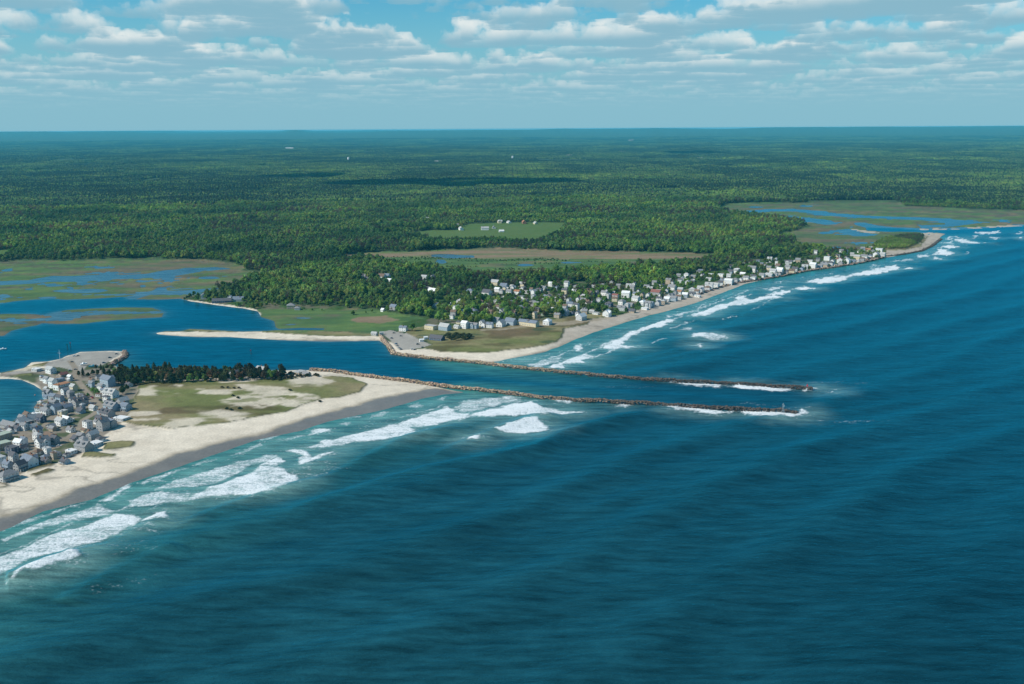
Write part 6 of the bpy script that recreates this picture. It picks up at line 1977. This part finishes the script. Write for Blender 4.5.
DKB = (0.02, 0.035, 0.07); DK = (0.025, 0.025, 0.03); SIL = (0.42, 0.43, 0.44); WHT = (0.75, 0.75, 0.74); RDC = (0.40, 0.02, 0.02); BLU = (0.04, 0.12, 0.22); GRY = (0.14, 0.15, 0.16)
SL = 'cars in the spit car park'
for a in ((110, 357, .3, DKB, 'dark blue', 'parked alone in the right half of the spit car park', 'suv', SL), (116.5, 353, .2, DK, 'black', 'nearest the rock tip of the spit car park', 'car', SL), (104, 362, .4, BLU, 'mid blue', 'parked above the trees of the spit car park', 'suv', SL),
          (72.2, 361.8, .1, DK, 'black', 'parked in the left half of the spit car park', 'car', SL), (74.5, 355.4, .2, WHT, 'white', 'on the channel edge of the spit car park', 'suv', SL), (78, 355.2, .2, GRY, 'dark grey', 'beside the white one on the channel edge', 'car', SL),
          (70, 370.4, .5, SIL, 'silver', 'where the village street enters the spit car park', 'car', SL), (75.5, 369.4, .5, GRY, 'dark grey', 'where the street leaves the spit car park', 'car', SL), (72.5, 378.4, 1.2, DK, 'black', 'at the top of the village street', 'suv', 'cars along the village street'),
          (92.5, 398, 2.3, RDC, 'red', 'on the village street', 'suv', 'cars along the village street'), (91.2, 403.8, .2, WHT, 'white', 'beside the village street below the red one', 'suv', 'cars along the village street'),
          (101, 400.5, .1, DKB, 'dark blue', 'beside the big white house on the street', 'suv', 'cars along the village street'), (84.5, 396, 1.2, SIL, 'silver', 'left of the village street opposite the red one', 'car', 'cars along the village street'),
          (88, 385, .4, WHT, 'white', 'parked right of the upper village street', 'car', 'cars along the village street'), (90.5, 387, .4, DKB, 'dark blue', 'second of three right of the upper street', 'car', 'cars along the village street'), (99.5, 384.4, .3, WHT, 'white', 'in front of the big blue-grey house', 'suv', 'cars along the village street'),
          (75, 426.5, 1.0, GRY, 'grey', 'beside the lower village street', 'car', 'cars along the village street'), (59, 446.5, .3, WHT, 'white', 'on the lower bend of the village street', 'car', 'cars along the village street'), (53, 447.5, .2, BLU, 'blue', 'just left of the white one on the bend', 'car', 'cars along the village street'), (48, 458, .2, DK, 'black', 'behind the lowest beach houses', 'car', 'cars along the village street')):
    car(*a)
NL = 'cars in the channel car park'
for a in ((394, 333, .2, DK, 'black', 'at the top of the channel car park', 'car', NL), (401, 335.8, .2, GRY, 'dark grey', 'on the upper right edge of the channel car park', 'car', NL), (391.5, 337.6, 2.4, DKB, 'dark blue', 'first along the water side of the channel car park', 'suv', NL),
          (396, 343, 2.4, BLU, 'mid blue', 'second along the water side of the channel car park', 'suv', NL), (397.3, 344.9, 2.4, GRY, 'dark grey', 'third along the water side of the channel car park', 'car', NL), (398.8, 347, 2.4, SIL, 'silver', 'fourth along the water side of the channel car park', 'suv', NL),
          (400.8, 348.6, 2.4, DKB, 'dark blue', 'last along the water side of the channel car park', 'suv', NL), (412.6, 349, .3, WHT, 'white', 'on the jetty side of the channel car park', 'suv', NL), (415, 349.4, .3, DK, 'black', 'right beside the white one on the jetty side', 'car', NL),
          (418, 344.2, .4, DK, 'black', 'on the dune side of the channel car park', 'suv', NL), (422.6, 347.2, .4, GRY, 'grey', 'in the right corner of the channel car park', 'car', NL)):
    car(*a)
for px, py, s, lb in ((421.5, 341.5, 'w', 'upper of two white box trailers beside the dark shed'), (425.8, 339.6, 'w', 'farther white box trailer beside the dark shed'), (381.5, 334, 'l', 'tiny pale shed at the top of the channel car park')):
    house(*at(px, py, 2.6), 5.5, 3.2, 1, 'g', s, s, .3, random.Random(3), 0, lb, 'sheds by the channel car park', 'shed', 'shed')


# ------------------------------------------------------------------ far landmarks
def tank(px, py, r, h, label):
    x, y = at(px, py, 0)
    z = float(hills(np.array([x]), np.array([y]))[0])
    x, y = at(px, py, z)
    rt = empty('water_tower', (x, y, z), label=label, category='water tower', group='water towers in the far woods')
    mb = MB()
    mb.tube((0, 0, -2), (0, 0, h), r, r, 24)
    mb.build('tank', [M_TRIM], rt)
    mb = MB(); mb.tube((0, 0, h + .01), (0, 0, h + r * .35), r * 1.02, r * .08, 24); mb.build('roof', [M_TRIM], rt)
    mb = MB(); mb.tube((r + .3, 0, 0), (r + .3, 0, h), .4, .4, 6); mb.build('ladder', [M_STEEL], rt)


tank(348.5, 161.5, 10, 38, 'white water standpipe alone in the far forest')
tank(512.5, 159.5, 9, 34, 'shorter white water tank in the far forest behind the long cloud shadow')
for px, py, L, lb in ((520.5, 158.5, 40, 'pale farm roof just right of the shorter water tank'), (289, 138.5, 120, 'white building far off near the left horizon'), (631, 138.5, 110, 'white building far off below the right hills'), (622, 151.5, 70, 'pale building in the woods below the far white one'),
                      (569, 155.5, 60, 'pale house right of the water tank roofs'), (438, 161.5, 60, 'pale house right of the white standpipe'), (700, 158, 50, 'pale house in the far woods right of centre')):
    x, y = at(px, py, 30)
    z = float(hills(np.array([x]), np.array([y]))[0]) + 12
    house(*at(px, py, z), L, L * .4, 2, 'g', 'w', 'w', 0.1, random.Random(8), 0, lb, 'buildings in the far forest', 'farm_building', 'building')
    bpy.context.view_layer.update()

# ------------------------------------------------------------------ clouds overhead (out of frame) that shade the far woods, and the air
M_CLOUD = plain('cloud_white', (0.8, 0.8, 0.82), 1.0, .02)


def cloud(px0, px1, py, depth, alt, seed):
    rng = np.random.default_rng(seed)
    x0, y0 = at(px0, py, 12); x1, y1 = at(px1, py, 12)
    k = (alt - 12) / math.tan(SUN_EL)
    cx = (x0 + x1) / 2 + SUN_DIR[0] * k; cy = (y0 + y1) / 2 + SUN_DIR[1] * k
    Lx = abs(x1 - x0)
    parts = []
    n = 26
    for i in range(n):
        u = rng.uniform(-.5, .5); v = rng.uniform(-.5, .5) * (1 - abs(u) * .9)
        r = Lx * rng.uniform(.07, .15)
        V = ICO2[0] * (1 + .1 * rng.normal(size=(len(ICO2[0]), 1)))
        V = V * np.array([r * 1.2, depth * rng.uniform(.18, .32), r * .5])
        V[:, 2] = np.maximum(V[:, 2], -r * .12)
        parts.append((V + np.array([u * Lx * .9, v * depth, 0]), ICO2[1], (0.8, 0.8, 0.82)))
    link('cloud', tri_mesh('cloud', parts, M_CLOUD, True), None, (cx, cy, alt), kind='structure')


cloud(345, 565, 182.5, 620, 1500, 1)
cloud(262, 338, 175.5, 500, 1800, 2)
cloud(668, 720, 152, 1300, 2600, 3)


def haze():
    mb = MB()
    mb.box(-34000, -1500, -30, 34000, 50000, 303)
    m = bpy.data.materials.new('sea_air'); m.use_nodes = True
    t = m.node_tree
    t.nodes.clear()
    o = t.nodes.new('ShaderNodeOutputMaterial')
    v = t.nodes.new('ShaderNodeVolumePrincipled')
    v.inputs['Color'].default_value = HAZE_COL
    v.inputs['Density'].default_value = HAZE_DENS
    v.inputs['Anisotropy'].default_value = 0.0
    t.links.new(v.outputs[0], o.inputs['Volume'])
    mb.build('haze', [m], None, kind='stuff')


HAZE_COL = (0.12, 0.74, 0.98, 1)
HAZE_DENS = 2.7e-5
haze()
